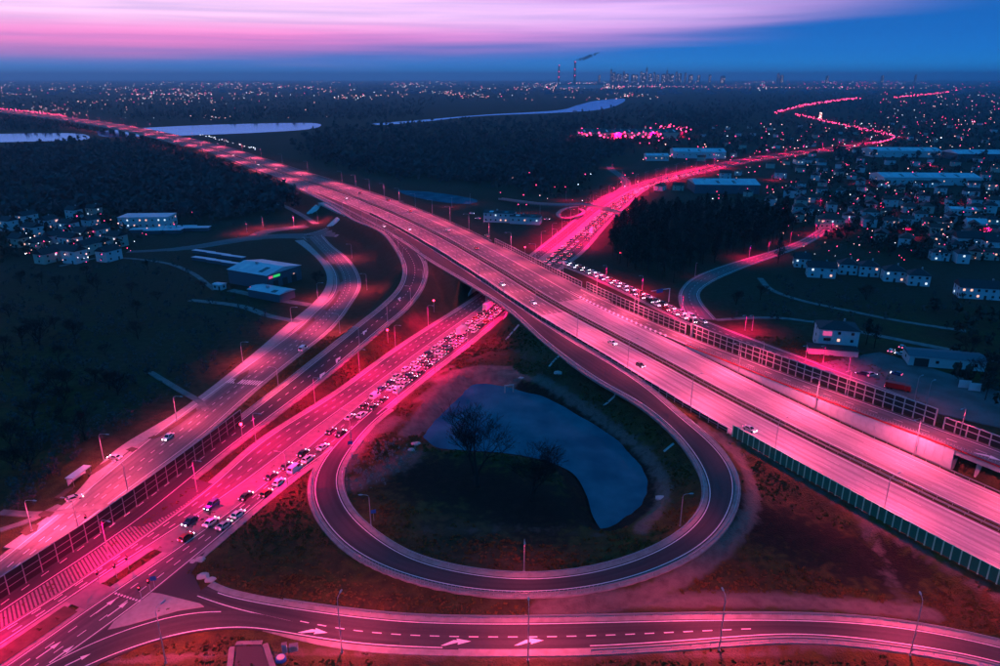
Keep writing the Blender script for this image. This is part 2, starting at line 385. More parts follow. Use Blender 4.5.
# avenue, two carriageways under the bridge and far beyond
AV_L = two_edge(PP([(-70, 672), (0, 630), (40, 606), (100, 566), (218, 481), (250, 449.5), (300, 416), (330, 398), (400, 347), (480, 295), (528, 258), (556, 236), (600, 201), (630, 186), (660, 176.5), (700, 167), (742, 158.5), (790, 152), (830, 147.5), (862, 142.5)], 0.0),
                PP([(-70, 690), (0, 646), (80, 591), (180, 526), (230, 493), (326, 420), (356, 399), (434, 341), (476, 311), (536, 262), (566, 238.5), (607, 204), (634, 189), (664, 178.5), (703, 168.5), (745, 160), (792, 153), (832, 148.5), (864, 143.2)], 0.0), 3.0)
AV_R = two_edge(PP([(-70, 716), (10, 664), (40, 641), (130, 580), (200, 532), (245, 499), (345, 415.5), (372, 394), (445, 338.5), (484, 309.5), (540, 264), (570, 240), (610, 206), (637, 190.2), (667, 179.5), (706, 169.5), (748, 160.8), (795, 154), (834, 149.5), (866, 144)], 0.0),
                PP([(-20, 716), (50, 666), (110, 627), (152, 592), (180, 570), (208, 547), (290, 478), (350, 437), (410, 388), (474, 339), (500, 317), (556, 271), (580, 253), (606, 224), (624, 207), (648, 188), (674, 180.6), (712, 171), (752, 162.4), (800, 155.5), (838, 150.5), (870, 144.8)], 0.0), 3.0)
# bottom ramp and its slip to the left
SLIP = two_edge(PP([(470, 650, .1), (400, 648, .1), (340, 643, .1), (270, 631, .1), (226, 626, .05), (180, 634, .02), (140, 645, 0), (84, 667, 0), (30, 695, 0)]),
                PP([(470, 636, .1), (400, 636, .1), (340, 630, .1), (270, 617, .1), (226, 606, .05), (180, 613, .02), (120, 630, 0), (84, 644, 0), (40, 668, 0), (0, 692, 0)]))
RAMP_B = two_edge(PP([(158, 586, 0), (180, 572, 0), (203, 588, .02), (260, 602, .05), (340, 614, .1), (400, 620.5, .1), (500, 623, .2), (600, 621.5, .5), (700, 619.5, .9), (800, 619.5, 1.4), (880, 624, 1.9), (940, 633, 2.2), (1000, 646, 2.6), (1120, 680, 3.2)]),
                  PP([(140, 604, 0), (180, 596, 0), (203, 606, .02), (260, 622, .05), (340, 642, .1), (400, 647, .1), (500, 649, .2), (600, 647.5, .5), (700, 641, .9), (800, 635, 1.4), (880, 642, 1.9), (940, 651, 2.2), (1000, 663, 2.6), (1120, 702, 3.2)]))
# frontage road on the left, its turn under the highway and the side street
FRONT = two_edge(PP([(-60, 608), (0, 560), (60, 512), (140, 446), (195, 404), (236, 374), (296, 330), (314, 313), (332, 296), (336, 283), (333, 270), (322, 256), (309, 241), (301, 235.5)], 0.0),
                 PP([(-10, 634), (18, 578), (74, 531), (150, 474), (200, 437), (254, 390), (304, 350), (330, 329), (350, 303), (359, 286), (355, 270), (345, 257), (330, 245), (322, 236)], 0.0))
UNDER = two_edge(PP([(300, 236.5), (318, 231), (334, 224.5), (352, 214), (372, 203), (392, 198)], 0.0), PP([(326, 246), (334, 238), (344, 230), (360, 219), (378, 208), (396, 202)], 0.0))
SIDE = two_edge(PP([(308, 238.5), (280, 238.2), (250, 240), (225, 244), (190, 249), (150, 252), (122, 253)], 0.0), PP([(308, 233.5), (280, 234), (250, 236), (222, 240.5), (190, 246), (150, 249.8), (122, 251)], 0.0))
SIDE2 = two_edge(PP([(262, 238), (270, 232), (290, 229.5), (312, 227)], 0.0), PP([(248, 237), (262, 230), (288, 227), (312, 224.5)], 0.0))
PATHF = two_edge(PP([(-5, 553), (24, 533), (70, 500), (112, 452), (176, 413), (238, 366), (290, 322), (312, 304), (324, 290), (327, 276), (319, 261), (305, 248), (294, 240)], 0.0),
                 PP([(8, 560), (34, 538), (76, 505), (122, 455), (183, 417), (245, 369), (298, 325), (318, 309), (331, 292), (333, 276), (325, 260), (311, 246), (300, 237)], 0.0))
# slip road behind the tall barrier, and the blue side road
_q = crs(PP([(560, 262), (584, 270.5), (612, 282.5), (640, 295.5), (676, 313), (706, 326), (752, 344), (805, 364), (850, 381), (900, 400)], 0.0), 2.0)
SLIP_Q = Road(_q, 4.6)
SIDE_D = two_edge(PP([(688, 321), (681, 303), (681, 292), (694, 278), (728, 264.5), (748, 258.5), (785, 247), (806, 238), (830, 222)], 0.0),
                  PP([(716, 321), (700, 302), (698, 292), (711, 281.5), (735, 270.5), (752, 264), (790, 250.5), (812, 241), (838, 224)], 0.0))
# far north ramps
FARR = two_edge(PP([(586, 207), (600, 198), (618, 190), (622, 183), (617, 176), (608, 170), (606, 166)], 0.0), PP([(596, 207), (608, 199.5), (628, 190), (631, 183), (625, 176), (616, 170), (613, 166)], 0.0))
ROADS = [(HW, 'hw'), (RAMP_R, 'rampr'), (LOOP, 'loop'), (LEFT, 'left')]

# ------------------------------------------------------------------ the ground: one sheet, embankments raised under the roads, cuttings and the pond dug out
POND = np.array([P(u, v, -3.0)[:2] for u, v in ((425, 436), (440, 418), (458, 400), (478, 384), (500, 386), (526, 393), (540, 396), (576, 415), (612, 438), (638, 466), (645, 486), (638, 503),
                                               (622, 516), (602, 526), (590, 512), (583, 490), (570, 470), (545, 459), (510, 452), (470, 449), (440, 446))])
POND = crs(np.vstack([POND, POND[:1]]), 2.5)[:-1]
def poly_sd(X, Y, poly):
    """signed distance, negative inside"""
    d2 = np.full(X.shape, 1e18); ins = np.zeros(X.shape, bool); n = len(poly)
    for i in range(n):
        ax, ay = poly[i]; bx, by = poly[(i + 1) % n]; ex, ey = bx - ax, by - ay
        t = np.clip(((X - ax) * ex + (Y - ay) * ey) / (ex * ex + ey * ey + 1e-12), 0, 1)
        d2 = np.minimum(d2, (X - ax - t * ex) ** 2 + (Y - ay - t * ey) ** 2)
        c = ((ay > Y) != (by > Y)) & (X < (bx - ax) * (Y - ay) / (by - ay + 1e-12) + ax); ins ^= c
    return np.where(ins, -1, 1) * np.sqrt(d2)
def line_d(X, Y, pts):
    d2 = np.full(X.shape, 1e18)
    for a, b in zip(pts[:-1], pts[1:]):
        ex, ey = b[0] - a[0], b[1] - a[1]; t = np.clip(((X - a[0]) * ex + (Y - a[1]) * ey) / (ex * ex + ey * ey + 1e-12), 0, 1)
        d2 = np.minimum(d2, (X - a[0] - t * ex) ** 2 + (Y - a[1] - t * ey) ** 2)
    return np.sqrt(d2)
def road_field(X, Y, road, pad, smax=1e9, every=1):
    """for each ground point: distance beyond the road's edge and the road's height there"""
    best = np.full(X.shape, 1e9); zz = np.zeros(X.shape)
    bx0, bx1, by0, by1 = X.min(), X.max(), Y.min(), Y.max()
    for i in range(0, len(road.c) - 1, every):
        j = min(i + every, len(road.c) - 1)
        if road.s[i] > smax: break
        a, b = road.c[i], road.c[j]
        m = (np.abs(X - a[0]) < pad) & (np.abs(Y - a[1]) < pad)
        if not m.any(): continue
        x, y = X[m], Y[m]; ex, ey = b[0] - a[0], b[1] - a[1]
        t = np.clip(((x - a[0]) * ex + (y - a[1]) * ey) / (ex * ex + ey * ey + 1e-12), 0, 1)
        d = np.hypot(x - a[0] - t * ex, y - a[1] - t * ey) - (road.hw[i] * (1 - t) + road.hw[j] * t)
        z = a[2] * (1 - t) + b[2] * t; bb = best[m]; k = d < bb
        bb[k] = d[k]; best[m] = bb; q = zz[m]; q[k] = z[k]; zz[m] = q
    return best, zz
def axis(lo, hi, st, ext0, ext1, g):
    a = list(np.arange(lo, hi + .01, st)); s = st
    while a[-1] < ext1: s *= g; a.append(a[-1] + s)
    s = st
    while a[0] > ext0: s *= g; a.insert(0, a[0] - s)
    return np.array(a)
gx = axis(-125, 165, 1.5, -38000, 38000, 1.06); gy = axis(88, 350, 1.5, -400, 36000, 1.035)
X, Y = np.meshgrid(gx, gy)
Z = np.zeros(X.shape); near = (X > -330) & (X < 420) & (Y > 0) & (Y < 760)
xs, ys = X[near], Y[near]
E = np.zeros(xs.shape) - .12
# broad natural roughness
E += .25 * np.sin(xs * .05 + 1.3 * np.sin(ys * .031)) * np.sin(ys * .043 + .7)
E = np.minimum(E, .0)
HW_M = Road(HW.c, [max(-o_in(s), 18.5) + .8 for s in HW.s])
def embank(road, smax=1e9, slope=1.7, pad=60, shoulder=1.6, drop=.22):
    global E
    d, z = road_field(xs, ys, road, pad, smax); E = np.maximum(E, np.where(d < 1e8, z - drop - np.maximum(0, d - shoulder) / slope, -9))
embank(HW_M, S0 + 560); embank(LOOP); embank(LEFT)
# the right ramp: its left flank is a wall, so raise only what lies right of it
d_, z_ = road_field(xs, ys, RAMP_R, 60); cx_, cz_ = road_field(xs, ys, HW_M, 60, S0 + 560)
E = np.where(d_ < -2.2, np.maximum(E, z_ - .25), E)
side = d_.copy(); far_r = (d_ > 0) & (d_ < 1e8) & (cx_ > 6.0)
E = np.where(far_r, np.maximum(E, z_ - .25 - np.maximum(0, d_ - 1.4) / 1.2), E)
embank(RAMP_B, slope=2.2)
def cut(road, slope=.95, sh=1.2, drop=.22, pad=40):
    global E
    d, z = road_field(xs, ys, road, pad); E = np.where(d < 1e8, np.minimum(E, z - drop + np.maximum(0, d - sh) * slope), E)
for rd in (AV_L, AV_R): cut(rd, 1.1, 3.0, pad=45)
for rd in (FRONT, PATHF, SLIP_Q, SIDE_D, SLIP): cut(rd, .8, 1.0, pad=30)
cut(LOOP, .8, 1.2, .2, pad=30); cut(LEFT, .7, 1.2, .2, 25); cut(RAMP_B, .8, 1.2, .2, 25)
dm, zm = road_field(xs, ys, HW_M, 45, S0 + 560)
kk = (dm < -.6)
ra = np.minimum(road_field(xs, ys, AV_L, 45)[0], road_field(xs, ys, AV_R, 45)[0])
E = np.where(kk & (ra > 14), np.minimum(np.maximum(E, zm - .5), zm - .24), E)
sd = poly_sd(xs, ys, POND)
rough = .5 * np.sin(xs * .35) * np.sin(ys * .29) + .35 * np.sin(xs * .9 + ys * .7)
E = np.where(sd < 14, np.minimum(E, -3.7 + (sd + rough * .5) * np.where(sd < 0, .35, .52)), E)
Z[near] = E
SD = sd
# masks for soil and gravel, which have their own colours
G = np.zeros(X.shape); D = np.zeros(X.shape)
def track(px, w, amt=1.0, z=0.0, which='G'):
    pts = crs([P(u, v, z) for u, v in px], 4.0); d = line_d(xs, ys, pts[:, :2]); v = amt * np.clip(1.3 - d / w, 0, 1)
    t = G if which == 'G' else D; a = t[near]; t[near] = np.maximum(a, v)
track([(420, 400), (450, 380), (490, 372), (540, 380), (575, 398), (610, 420), (645, 448), (662, 475), (663, 500), (640, 530)], 3.0, .75, 0)
track([(700, 430), (735, 452), (752, 480), (750, 510), (728, 540), (700, 562), (650, 585), (600, 598), (540, 600)], 2.6, .9, 2.5)
track([(560, 601), (640, 598), (720, 596), (800, 598), (860, 603), (930, 610)], 3.2, .95, .8)
track([(720, 436), (800, 486), (860, 520), (940, 566), (1000, 600)], 2.0, .55, 1.2)
track([(860, 520), (885, 560), (900, 590), (925, 605)], 2.5, .5, .8)
track([(340, 470), (362, 440), (395, 420)], 4.5, .8); track([(350, 485), (385, 470), (410, 455)], 6.0, .7)
track([(365, 430), (400, 400), (430, 378), (452, 366)], 2.0, .6); track([(470, 360), (500, 352), (540, 366)], 4.0, .35)
track([(440, 380), (470, 372), (510, 376)], 4.5, .95)
track([(110, 660), (300, 652), (420, 656), (620, 655), (720, 654), (860, 652), (1000, 672)], 1.6, .6)
track([(430, 475), (480, 485), (540, 510)], 17, .95, 0, 'D'); track([(420, 520), (560, 548)], 6, .4, 0, 'D')
track([(420, 530), (540, 527), (600, 534)], 3, .35)
track([(760, 520), (820, 540), (880, 560)], 14, .9, 1, 'D')
_a = D[near]; D[near] = np.maximum(_a, np.where((SD > -2) & (SD < 5.5), .85, 0) * np.clip((xs + 26) / 8, 0, 1))
_pl = poly_sd(xs, ys, np.array([P(u, v, -.5)[:2] for u, v in ((438, 384), (452, 371), (480, 366), (512, 367), (524, 376), (512, 383), (480, 381), (462, 391), (430, 420), (408, 438), (398, 436), (420, 408))]))
_a = G[near]; G[near] = np.maximum(_a, np.clip(.6 - _pl / 2.5, 0, 1))
nv = X.size; ny_, nx_ = X.shape
me = bpy.data.meshes.new('ground')
vv = np.stack([X.ravel(), Y.ravel(), Z.ravel()], 1)
idx = np.arange(nv).reshape(ny_, nx_); fa = np.stack([idx[:-1, :-1], idx[:-1, 1:], idx[1:, 1:], idx[1:, :-1]], -1).reshape(-1, 4)
me.vertices.add(nv); me.vertices.foreach_set('co', vv.ravel()); me.loops.add(fa.size); me.loops.foreach_set('vertex_index', fa.ravel().astype(np.int32))
me.polygons.add(len(fa)); me.polygons.foreach_set('loop_start', (np.arange(len(fa)) * 4).astype(np.int32)); me.polygons.foreach_set('loop_total', np.full(len(fa), 4, np.int32))
me.update(calc_edges=True)
ca = me.color_attributes.new('cover', 'FLOAT_COLOR', 'POINT')
ca.data.foreach_set('color', np.stack([G.ravel(), D.ravel(), np.zeros(nv), np.ones(nv)], 1).ravel().astype(np.float32))
me.polygons.foreach_set('use_smooth', np.ones(len(fa), bool))
gm = mat('ground_cover', (.06, .05, .03), .95); t = gm.node_tree; b = t.nodes['Principled BSDF']; b.inputs['Specular IOR Level'].default_value = .1
geo = t.nodes.new('ShaderNodeNewGeometry')
def gnoise(sc, det, lo, hi):
    n = t.nodes.new('ShaderNodeTexNoise'); n.inputs['Scale'].default_value = sc; n.inputs['Detail'].default_value = det; t.links.new(geo.outputs['Position'], n.inputs['Vector'])
    r = t.nodes.new('ShaderNodeMapRange'); r.inputs[1].default_value = lo; r.inputs[2].default_value = hi; t.links.new(n.outputs[0], r.inputs[0]); return r.outputs[0], n.outputs[0]
def gmix(f, a, c):
    x = t.nodes.new('ShaderNodeMix'); x.data_type = 'RGBA'; t.links.new(f, x.inputs[0])
    for i, v in ((6, a), (7, c)):
        if isinstance(v, tuple): x.inputs[i].default_value = v + (1,)
        else: t.links.new(v, x.inputs[i])
    return x.outputs[2]
at = t.nodes.new('ShaderNodeAttribute'); at.attribute_name = 'cover'; sep = t.nodes.new('ShaderNodeSeparateColor'); t.links.new(at.outputs['Color'], sep.inputs[0])
fld, _ = gnoise(.012, 4, .42, .58); big, _ = gnoise(.045, 5, .4, .62); mid, _ = gnoise(.35, 6, .35, .7); fine, fineraw = gnoise(2.4, 5, .3, .75)
gxyz = t.nodes.new('ShaderNodeSeparateXYZ'); t.links.new(geo.outputs['Position'], gxyz.inputs[0])
def mrange(src, a, b_, lo=0.0, hi=1.0):
    r = t.nodes.new('ShaderNodeMapRange'); r.interpolation_type = 'SMOOTHSTEP'; r.inputs[1].default_value = a; r.inputs[2].default_value = b_; r.inputs[3].default_value = lo; r.inputs[4].default_value = hi; t.links.new(src, r.inputs[0]); return r.outputs[0]
fp_ = t.nodes.new('ShaderNodeMath'); fp_.operation = 'MULTIPLY'; fp_.inputs[1].default_value = .55; t.links.new(fld, fp_.inputs[0]); fldp = fp_.outputs[0]
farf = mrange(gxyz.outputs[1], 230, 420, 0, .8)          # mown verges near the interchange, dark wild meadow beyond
fq = t.nodes.new('ShaderNodeMath'); fq.operation = 'MULTIPLY'; fq.inputs[1].default_value = .85; t.links.new(fine, fq.inputs[0]); fine2 = fq.outputs[0]
c = gmix(big, (.090, .090, .012), (.140, .045, .018))
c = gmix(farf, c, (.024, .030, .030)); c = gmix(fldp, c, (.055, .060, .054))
c = gmix(mid, c, (.030, .022, .012))
c = gmix(fine2, c, (.060, .052, .024))
grav = gmix(mid, (.20, .155, .135), (.11, .08, .07))
c_d = gmix(mid, (.016, .013, .011), (.03, .022, .016))
def noisy(ch):
    a_ = t.nodes.new('ShaderNodeMath'); a_.operation = 'ADD'; t.links.new(sep.outputs[ch], a_.inputs[0])
    q = t.nodes.new('ShaderNodeMath'); q.operation = 'MULTIPLY_ADD'; t.links.new(mid, q.inputs[0]); q.inputs[1].default_value = .55; q.inputs[2].default_value = -.28; t.links.new(q.outputs[0], a_.inputs[1])
    r = t.nodes.new('ShaderNodeMapRange'); r.interpolation_type = 'SMOOTHSTEP'; r.inputs[1].default_value = .18; r.inputs[2].default_value = .8; t.links.new(a_.outputs[0], r.inputs[0]); return r.outputs[0]
c = gmix(noisy(1), c, c_d); c = gmix(noisy(0), c, grav)
t.links.new(c, b.inputs['Base Color'])
bp = t.nodes.new('ShaderNodeBump'); bp.inputs['Strength'].default_value = .9; bp.inputs['Distance'].default_value = .5; t.links.new(fineraw, bp.inputs['Height']); t.links.new(bp.outputs[0], b.inputs['Normal'])
me.materials.append(gm); ground = link('ground', me); tag(ground, kind='structure')
def gz(x, y):
    i = int(np.clip(np.searchsorted(gx, x) - 1, 0, len(gx) - 2)); j = int(np.clip(np.searchsorted(gy, y) - 1, 0, len(gy) - 2))
    fx = (x - gx[i]) / (gx[i + 1] - gx[i]); fy = (y - gy[j]) / (gy[j + 1] - gy[j])
    return float((Z[j, i] * (1 - fx) + Z[j, i + 1] * fx) * (1 - fy) + (Z[j + 1, i] * (1 - fx) + Z[j + 1, i + 1] * fx) * fy)
def PG(u, v, z0=0.0):
    """the ground point seen at u, v"""
    z = z0
    for _ in range(8): p = P(u, v, z); z = .5 * z + .5 * gz(p[0], p[1])
    p = P(u, v, z); p[2] = gz(p[0], p[1]); return p

# ------------------------------------------------------------------ paving
def ribbon(name, road, oa, ob, dz, material, s0=0.0, s1=None, step=3.0, thick=.5, parent=None, kind='structure', zf=None):
    """a slab of paving between two offsets, with sides; UV runs along it in metres"""
    s1 = road.L if s1 is None else s1; n = max(2, int((s1 - s0) / step) + 1); ss = np.linspace(s0, s1, n)
    V = []; Fs = []; UVs = []
    for s in ss:
        a = oa(s) if callable(oa) else oa; b_ = ob(s) if callable(ob) else ob
        pa, pb = road.at(s, a, dz), road.at(s, b_, dz)
        if zf: pa[2] = pb[2] = zf(s) + dz
        V += [tuple(pa), tuple(pb), (pa[0], pa[1], pa[2] - thick), (pb[0], pb[1], pb[2] - thick)]; UVs.append((s, a, b_))
    loops = []
    for i in range(n - 1):
        k = i * 4; u0, u1 = UVs[i], UVs[i + 1]
        Fs.append((k, k + 1, k + 5, k + 4)); loops += [(u0[0], u0[1]), (u0[0], u0[2]), (u1[0], u1[2]), (u1[0], u1[1])]
        Fs.append((k + 2, k, k + 4, k + 6)); loops += [(u0[0], 0)] * 2 + [(u1[0], 0)] * 2
        Fs.append((k + 1, k + 3, k + 7, k + 5)); loops += [(u0[0], 0)] * 2 + [(u1[0], 0)] * 2
    e = (n - 1) * 4; Fs += [(0, 2, 3, 1), (e, e + 1, e + 3, e + 2)]; loops += [(0, 0)] * 8
    me = bpy.data.meshes.new(name); me.from_pydata(V, [], Fs); uv = me.uv_layers.new(name='UVMap')
    uv.data.foreach_set('uv', np.array(loops, np.float32).ravel()); me.materials.append(material); me.update()
    o = link(name, me, parent)
    if kind and parent is None: tag(o, kind=kind)
    return o
class Lines:
    """painted lines on one road, joined into one part of it"""
    def __init__(self, road, dz): self.r = road; self.dz = dz; self.b = MB(); self.zf = None
    def q(self, s0, s1, o0, o1, w):
        p = []
        for s, o in ((s0, o0 - w / 2), (s0, o0 + w / 2), (s1, o1 + w / 2), (s1, o1 - w / 2)):
            v = self.r.at(s, o, self.dz)
            if self.zf: v[2] = self.zf(s) + self.dz
            p.append(v)
        self.b.add(p, [(0, 1, 2, 3)])
    def solid(self, of, s0, s1, w=.22, step=3.0):
        of = of if callable(of) else (lambda s, k=of: k); n = max(1, int((s1 - s0) / step)); ss = np.linspace(s0, s1, n + 1)
        for a, b_ in zip(ss[:-1], ss[1:]): self.q(a, b_, of(a), of(b_), w)
    def dash(self, of, s0, s1, w=.18, on=4.0, off=6.0):
        of = of if callable(of) else (lambda s, k=of: k); s = s0
        while s + on < s1: self.q(s, s + on, of(s), of(s + on), w); s += on + off
    def hatch(self, fa, fb, s0, s1, gap=2.2, w=.6, lean=1.5):
        s = s0
        while s < s1:
            a, b_ = fa(s), fb(s); p = [self.r.at(s, a, self.dz), self.r.at(s + w, a, self.dz), self.r.at(s + w + lean, b_, self.dz), self.r.at(s + lean, b_, self.dz)]
            self.b.add(p, [(0, 1, 2, 3)]); s += gap
    def build(self, parent): return self.b.build('lane_markings', M['paint'], parent)
_ar = MB(); _ar.add([(-2.6, -.16, 0), (.6, -.16, 0), (.6, -.62, 0), (2.6, 0, 0), (.6, .62, 0), (.6, .16, 0), (-2.6, .16, 0)], [(0, 1, 5, 6), (2, 3, 4)], 0)
ARROW = _ar.mesh('painted_arrow', M['paint'])
_ar = MB(); _ar.add([(-3.2, -.9, 0), (-2.3, -.9, 0), (.4, .12, 0), (.4, -.55, 0), (3.2, .55, 0), (.0, 1.25, 0), (.2, .75, 0), (-.6, .75, 0)], [(0, 1, 2, 6, 7), (3, 4, 5, 6, 2)], 0)
ARROW_B = _ar.mesh('painted_bent_arrow', M['paint'])
def arrow(parent, road, s, o, dz, mesh=None, flip=False, k=1.0):
    p = road.at(s, o, dz); a = link('painted_arrow', mesh or ARROW, parent, p, road.head(s) + (math.pi if flip else 0)); a.scale = (k, k, 1)
    sl = (road.at(min(s + 2, road.L))[2] - road.at(max(s - 2, 0))[2]) / 4
    a.rotation_euler = (0, -math.atan(sl) * (1 if not flip else -1), a.rotation_euler[2]); return a

# --- highway carriageways: pale concrete near the camera, asphalt on and beyond the bridge
CH = S0 + 186
car_l = ribbon('highway_left_carriageway', HW, o_in, -1.8, 0, M['concrete_road'], 0, CH, zf=hz)
car_l2 = ribbon('highway_left_carriageway', HW, o_in, -1.8, 0, M['asphalt_worn'], CH, HW.L, 4.0, 1.0, zf=hz)
car_r = ribbon('highway_right_carriageway', HW, 1.8, o_rt, 0, M['concrete_road'], 0, CH + 14, zf=hz)
car_r2 = ribbon('highway_right_carriageway', HW, 1.8, lambda s: r_r(s) if s > S0 + 216 else o_rt(s), 0, M['asphalt_worn'], CH + 14, HW.L, 4.0, 1.0, zf=hz)
med = ribbon('highway_median', HW, -1.79, 1.79, -.05, gm, 0, HW.L, 4.0, .6, zf=hz)
strip = ribbon('median_drain', HW, -.35, .35, .03, M['kerb'], 0, S0 + 400, 4.0, .3, parent=med)
def hw_lines(par, lo, hi, s0, s1):
    L = Lines(HW, .02); L.zf = hz; e0 = lo; e1 = hi
    L.solid(lambda s: e0(s), s0, s1, .3, 4); L.solid(lambda s: e1(s), s0, s1, .3, 4)
    for k in range(1, 4): L.dash(lambda s, k=k: e0(s) + (e1(s) - e0(s)) * k / 4, s0, min(s1, S0 + 1400), .12 if s0 < 10 else .2, 4, 8)
    L.build(par)
li, ri = (lambda s: o_in(s) + 2.8), (lambda s: -2.6)
hw_lines(car_l, li, ri, 0, CH); hw_lines(car_l2, li, ri, CH, HW.L - 10)
li2, ri2 = (lambda s: 2.6), (lambda s: min(o_rt(s), 17.0) - 2.0)
hw_lines(car_r, li2, ri2, 0, CH + 14); hw_lines(car_r2, li2, ri2, CH + 14, HW.L - 10)
# --- right ramp
rr = ribbon('right_ramp', RAMP_R, lambda s: -RAMP_R.w(s), lambda s: RAMP_R.w(s), .012, M['asphalt_worn'], thick=.6)
L = Lines(RAMP_R, .035); L.solid(lambda s: -RAMP_R.w(s) + 1.0, 0, RAMP_R.L, .25); L.solid(lambda s: RAMP_R.w(s) - 1.6, 0, RAMP_R.L, .25); L.dash(lambda s: -.3, 0, RAMP_R.L, .18, 3, 5)
L.build(rr)
hat = Lines(RAMP_R, .05); hat.hatch(lambda s: -RAMP_R.w(s) - .3, lambda s: -RAMP_R.w(s) + 1.8, 218, 280, 3.0, 1.2, 2.0); hat.build(rr)
for s_ in (18, 52, 82, 95): arrow(rr, RAMP_R, s_, -1.8, .04, ARROW_B, True, 1.1)
# --- loop, left ramp, bottom ramp, avenue and the rest
def plain_road(name, road, material, dz, verge=1.5, centre=None, edge=.45, s0=0, s1=None, dash=(2, 2), lines=True, vmat=None):
    if verge: ribbon(name + '_verge', road, lambda s: -road.w(s) - verge, lambda s: road.w(s) + verge, dz - .06, vmat or M['verge'], s0, s1, thick=.7)
    o = ribbon(name, road, lambda s: -road.w(s), lambda s: road.w(s), dz, material, s0, s1, 2.0)
    e = road.L if s1 is None else s1
    if lines:
        L = Lines(road, dz + .02); L.solid(lambda s: -road.w(s) + edge, s0, e, .24, 2.0); L.solid(lambda s: road.w(s) - edge, s0, e, .24, 2.0)
        for c_ in (centre or []): L.dash((lambda s, c_=c_: road.w(s) * c_), s0, e, .2, dash[0], dash[1])
        L.build(o)
    return o
loop = plain_road('loop_ramp', LOOP, M['asphalt'], .020, 1.7)
left = plain_road('left_ramp', LEFT, M['asphalt'], .014, 1.9, [0.05], dash=(2, 3))
avl = plain_road('avenue_left_carriageway', AV_L, M['asphalt_avenue'], .004, 2.0, [-.42, .3], dash=(2, 3))
avr = plain_road('avenue_right_carriageway', AV_R, M['asphalt_avenue'], .008, 2.0, [-.35, .3], dash=(2, 3))
rampb = plain_road('bottom_ramp', RAMP_B, M['asphalt'], .028, 1.9, s0=8, lines=False)
slip = plain_road('slip_lane', SLIP, M['asphalt'], .034, 0, lines=False)
L = Lines(RAMP_B, .055); L.solid(lambda s: -RAMP_B.w(s) + .4, 12, RAMP_B.L, .24, 2); L.solid(lambda s: RAMP_B.w(s) - .45, 95, RAMP_B.L, .24, 2)
_sm = RAMP_B.proj(P(300, 622))[0]; _se = RAMP_B.proj(P(755, 636, 1.1))[0]
L.solid(lambda s: RAMP_B.w(s) * .30 if s > _sm - 6 else RAMP_B.w(s) * .3, _sm - 26, _sm, .24, 2); L.dash(lambda s: RAMP_B.w(s) * .12, _sm, _se, .26, 2, 2); L.build(rampb)
L = Lines(SLIP, .06); L.solid(lambda s: -SLIP.w(s) + .4, 0, SLIP.L, .24, 2); L.solid(lambda s: SLIP.w(s) - .4, 52, SLIP.L, .24, 2); L.build(slip)
for u, v in ((313, 632), (456, 643), (529, 643)):
    s_, o_ = RAMP_B.proj(P(u, v, .15)); arrow(rampb, RAMP_B, s_, o_, .058, ARROW_B, False, .95)
for u, v in ((365, 334), (338, 359), (322, 373), (400, 303)):
    s_, o_ = LEFT.proj(P(u, v, 4)); arrow(left, LEFT, s_, o_, .05, ARROW_B, True, 1.0)
for u, v in ((106, 606), (118, 609), (49, 650), (62, 654)):
    s_, o_ = AV_R.proj(P(u, v)); arrow(avr, AV_R, s_, o_, .05, ARROW, False, 1.0)
a_ = SLIP.proj(P(78, 660)); arrow(slip, SLIP, a_[0], a_[1], .075, ARROW, True, .9)
front = plain_road('frontage_road', FRONT, M['asphalt_worn'], .012, 1.2, [-.15, .25], dash=(2, 3))
under = plain_road('underpass_road', UNDER, M['asphalt_worn'], .018, 1.0, [0.0])
sidest = plain_road('side_street', SIDE, M['asphalt_worn'], .022, .8, lines=False)
plain_road('side_street', SIDE2, M['asphalt_worn'], .026, .8, lines=False)
plain_road('cycle_path', PATHF, M['pave'], .03, 0, lines=False)
slipq = plain_road('slip_road', SLIP_Q, M['asphalt_avenue'], .016, 1.2, [0.0])
sided = plain_road('blue_side_road', SIDE_D, M['asphalt_worn'], .022, 1.0, [0.0], dash=(2, 4))
plain_road('far_ramp', FARR, M['asphalt_worn'], .03, 1.0, lines=False)
# avenue: paved strip and hatching between the carriageways, hatched nose towards the left ramp
def between(name, ra, fa, rb, fb, s0, s1, dz, material, step=3.0):
    V = []; n = int((s1 - s0) / step) + 1
    for s in np.linspace(s0, s1, n):
        a = ra.at(s, fa(s), dz); sb, _ = rb.proj(a); b_ = rb.at(sb, fb(sb), dz); V += [tuple(a), tuple(b_)]
    mb = MB(); mb.add(V, [(2 * i, 2 * i + 1, 2 * i + 3, 2 * i + 2) for i in range(n - 1)]); o = mb.build(name, material); return tag(o, kind='structure')
s_a = AV_L.proj(P(150, 548))[0]; s_b = AV_L.proj(P(536, 262))[0]
between('avenue_median', AV_L, lambda s: AV_L.w(s) + .3, AV_R, lambda s: -AV_R.w(s) - .3, s_a, s_b, .05, M['median_pave'])
s_c = AV_L.proj(P(60, 604))[0]
between('avenue_median_grass', AV_L, lambda s: AV_L.w(s) + 1.2, AV_R, lambda s: -AV_R.w(s) - 1.0, 0, s_c, .06, M['soil'])
between('avenue_median', AV_L, lambda s: AV_L.w(s) + .2, AV_R, lambda s: -AV_R.w(s) - .2, s_c + 1, s_a - 14, .07, M['median_pave'])
sg0, sg1 = AV_L.proj(P(0, 632))[0] - 20, AV_L.proj(P(214, 484))[0]
gore = between('hatched_nose', AV_L, lambda s: -AV_L.w(s) - .1, LEFT, lambda s: -LEFT.w(s) - .1, sg0, sg1, .075, M['asphalt'])
Lh = MB()
s = sg0
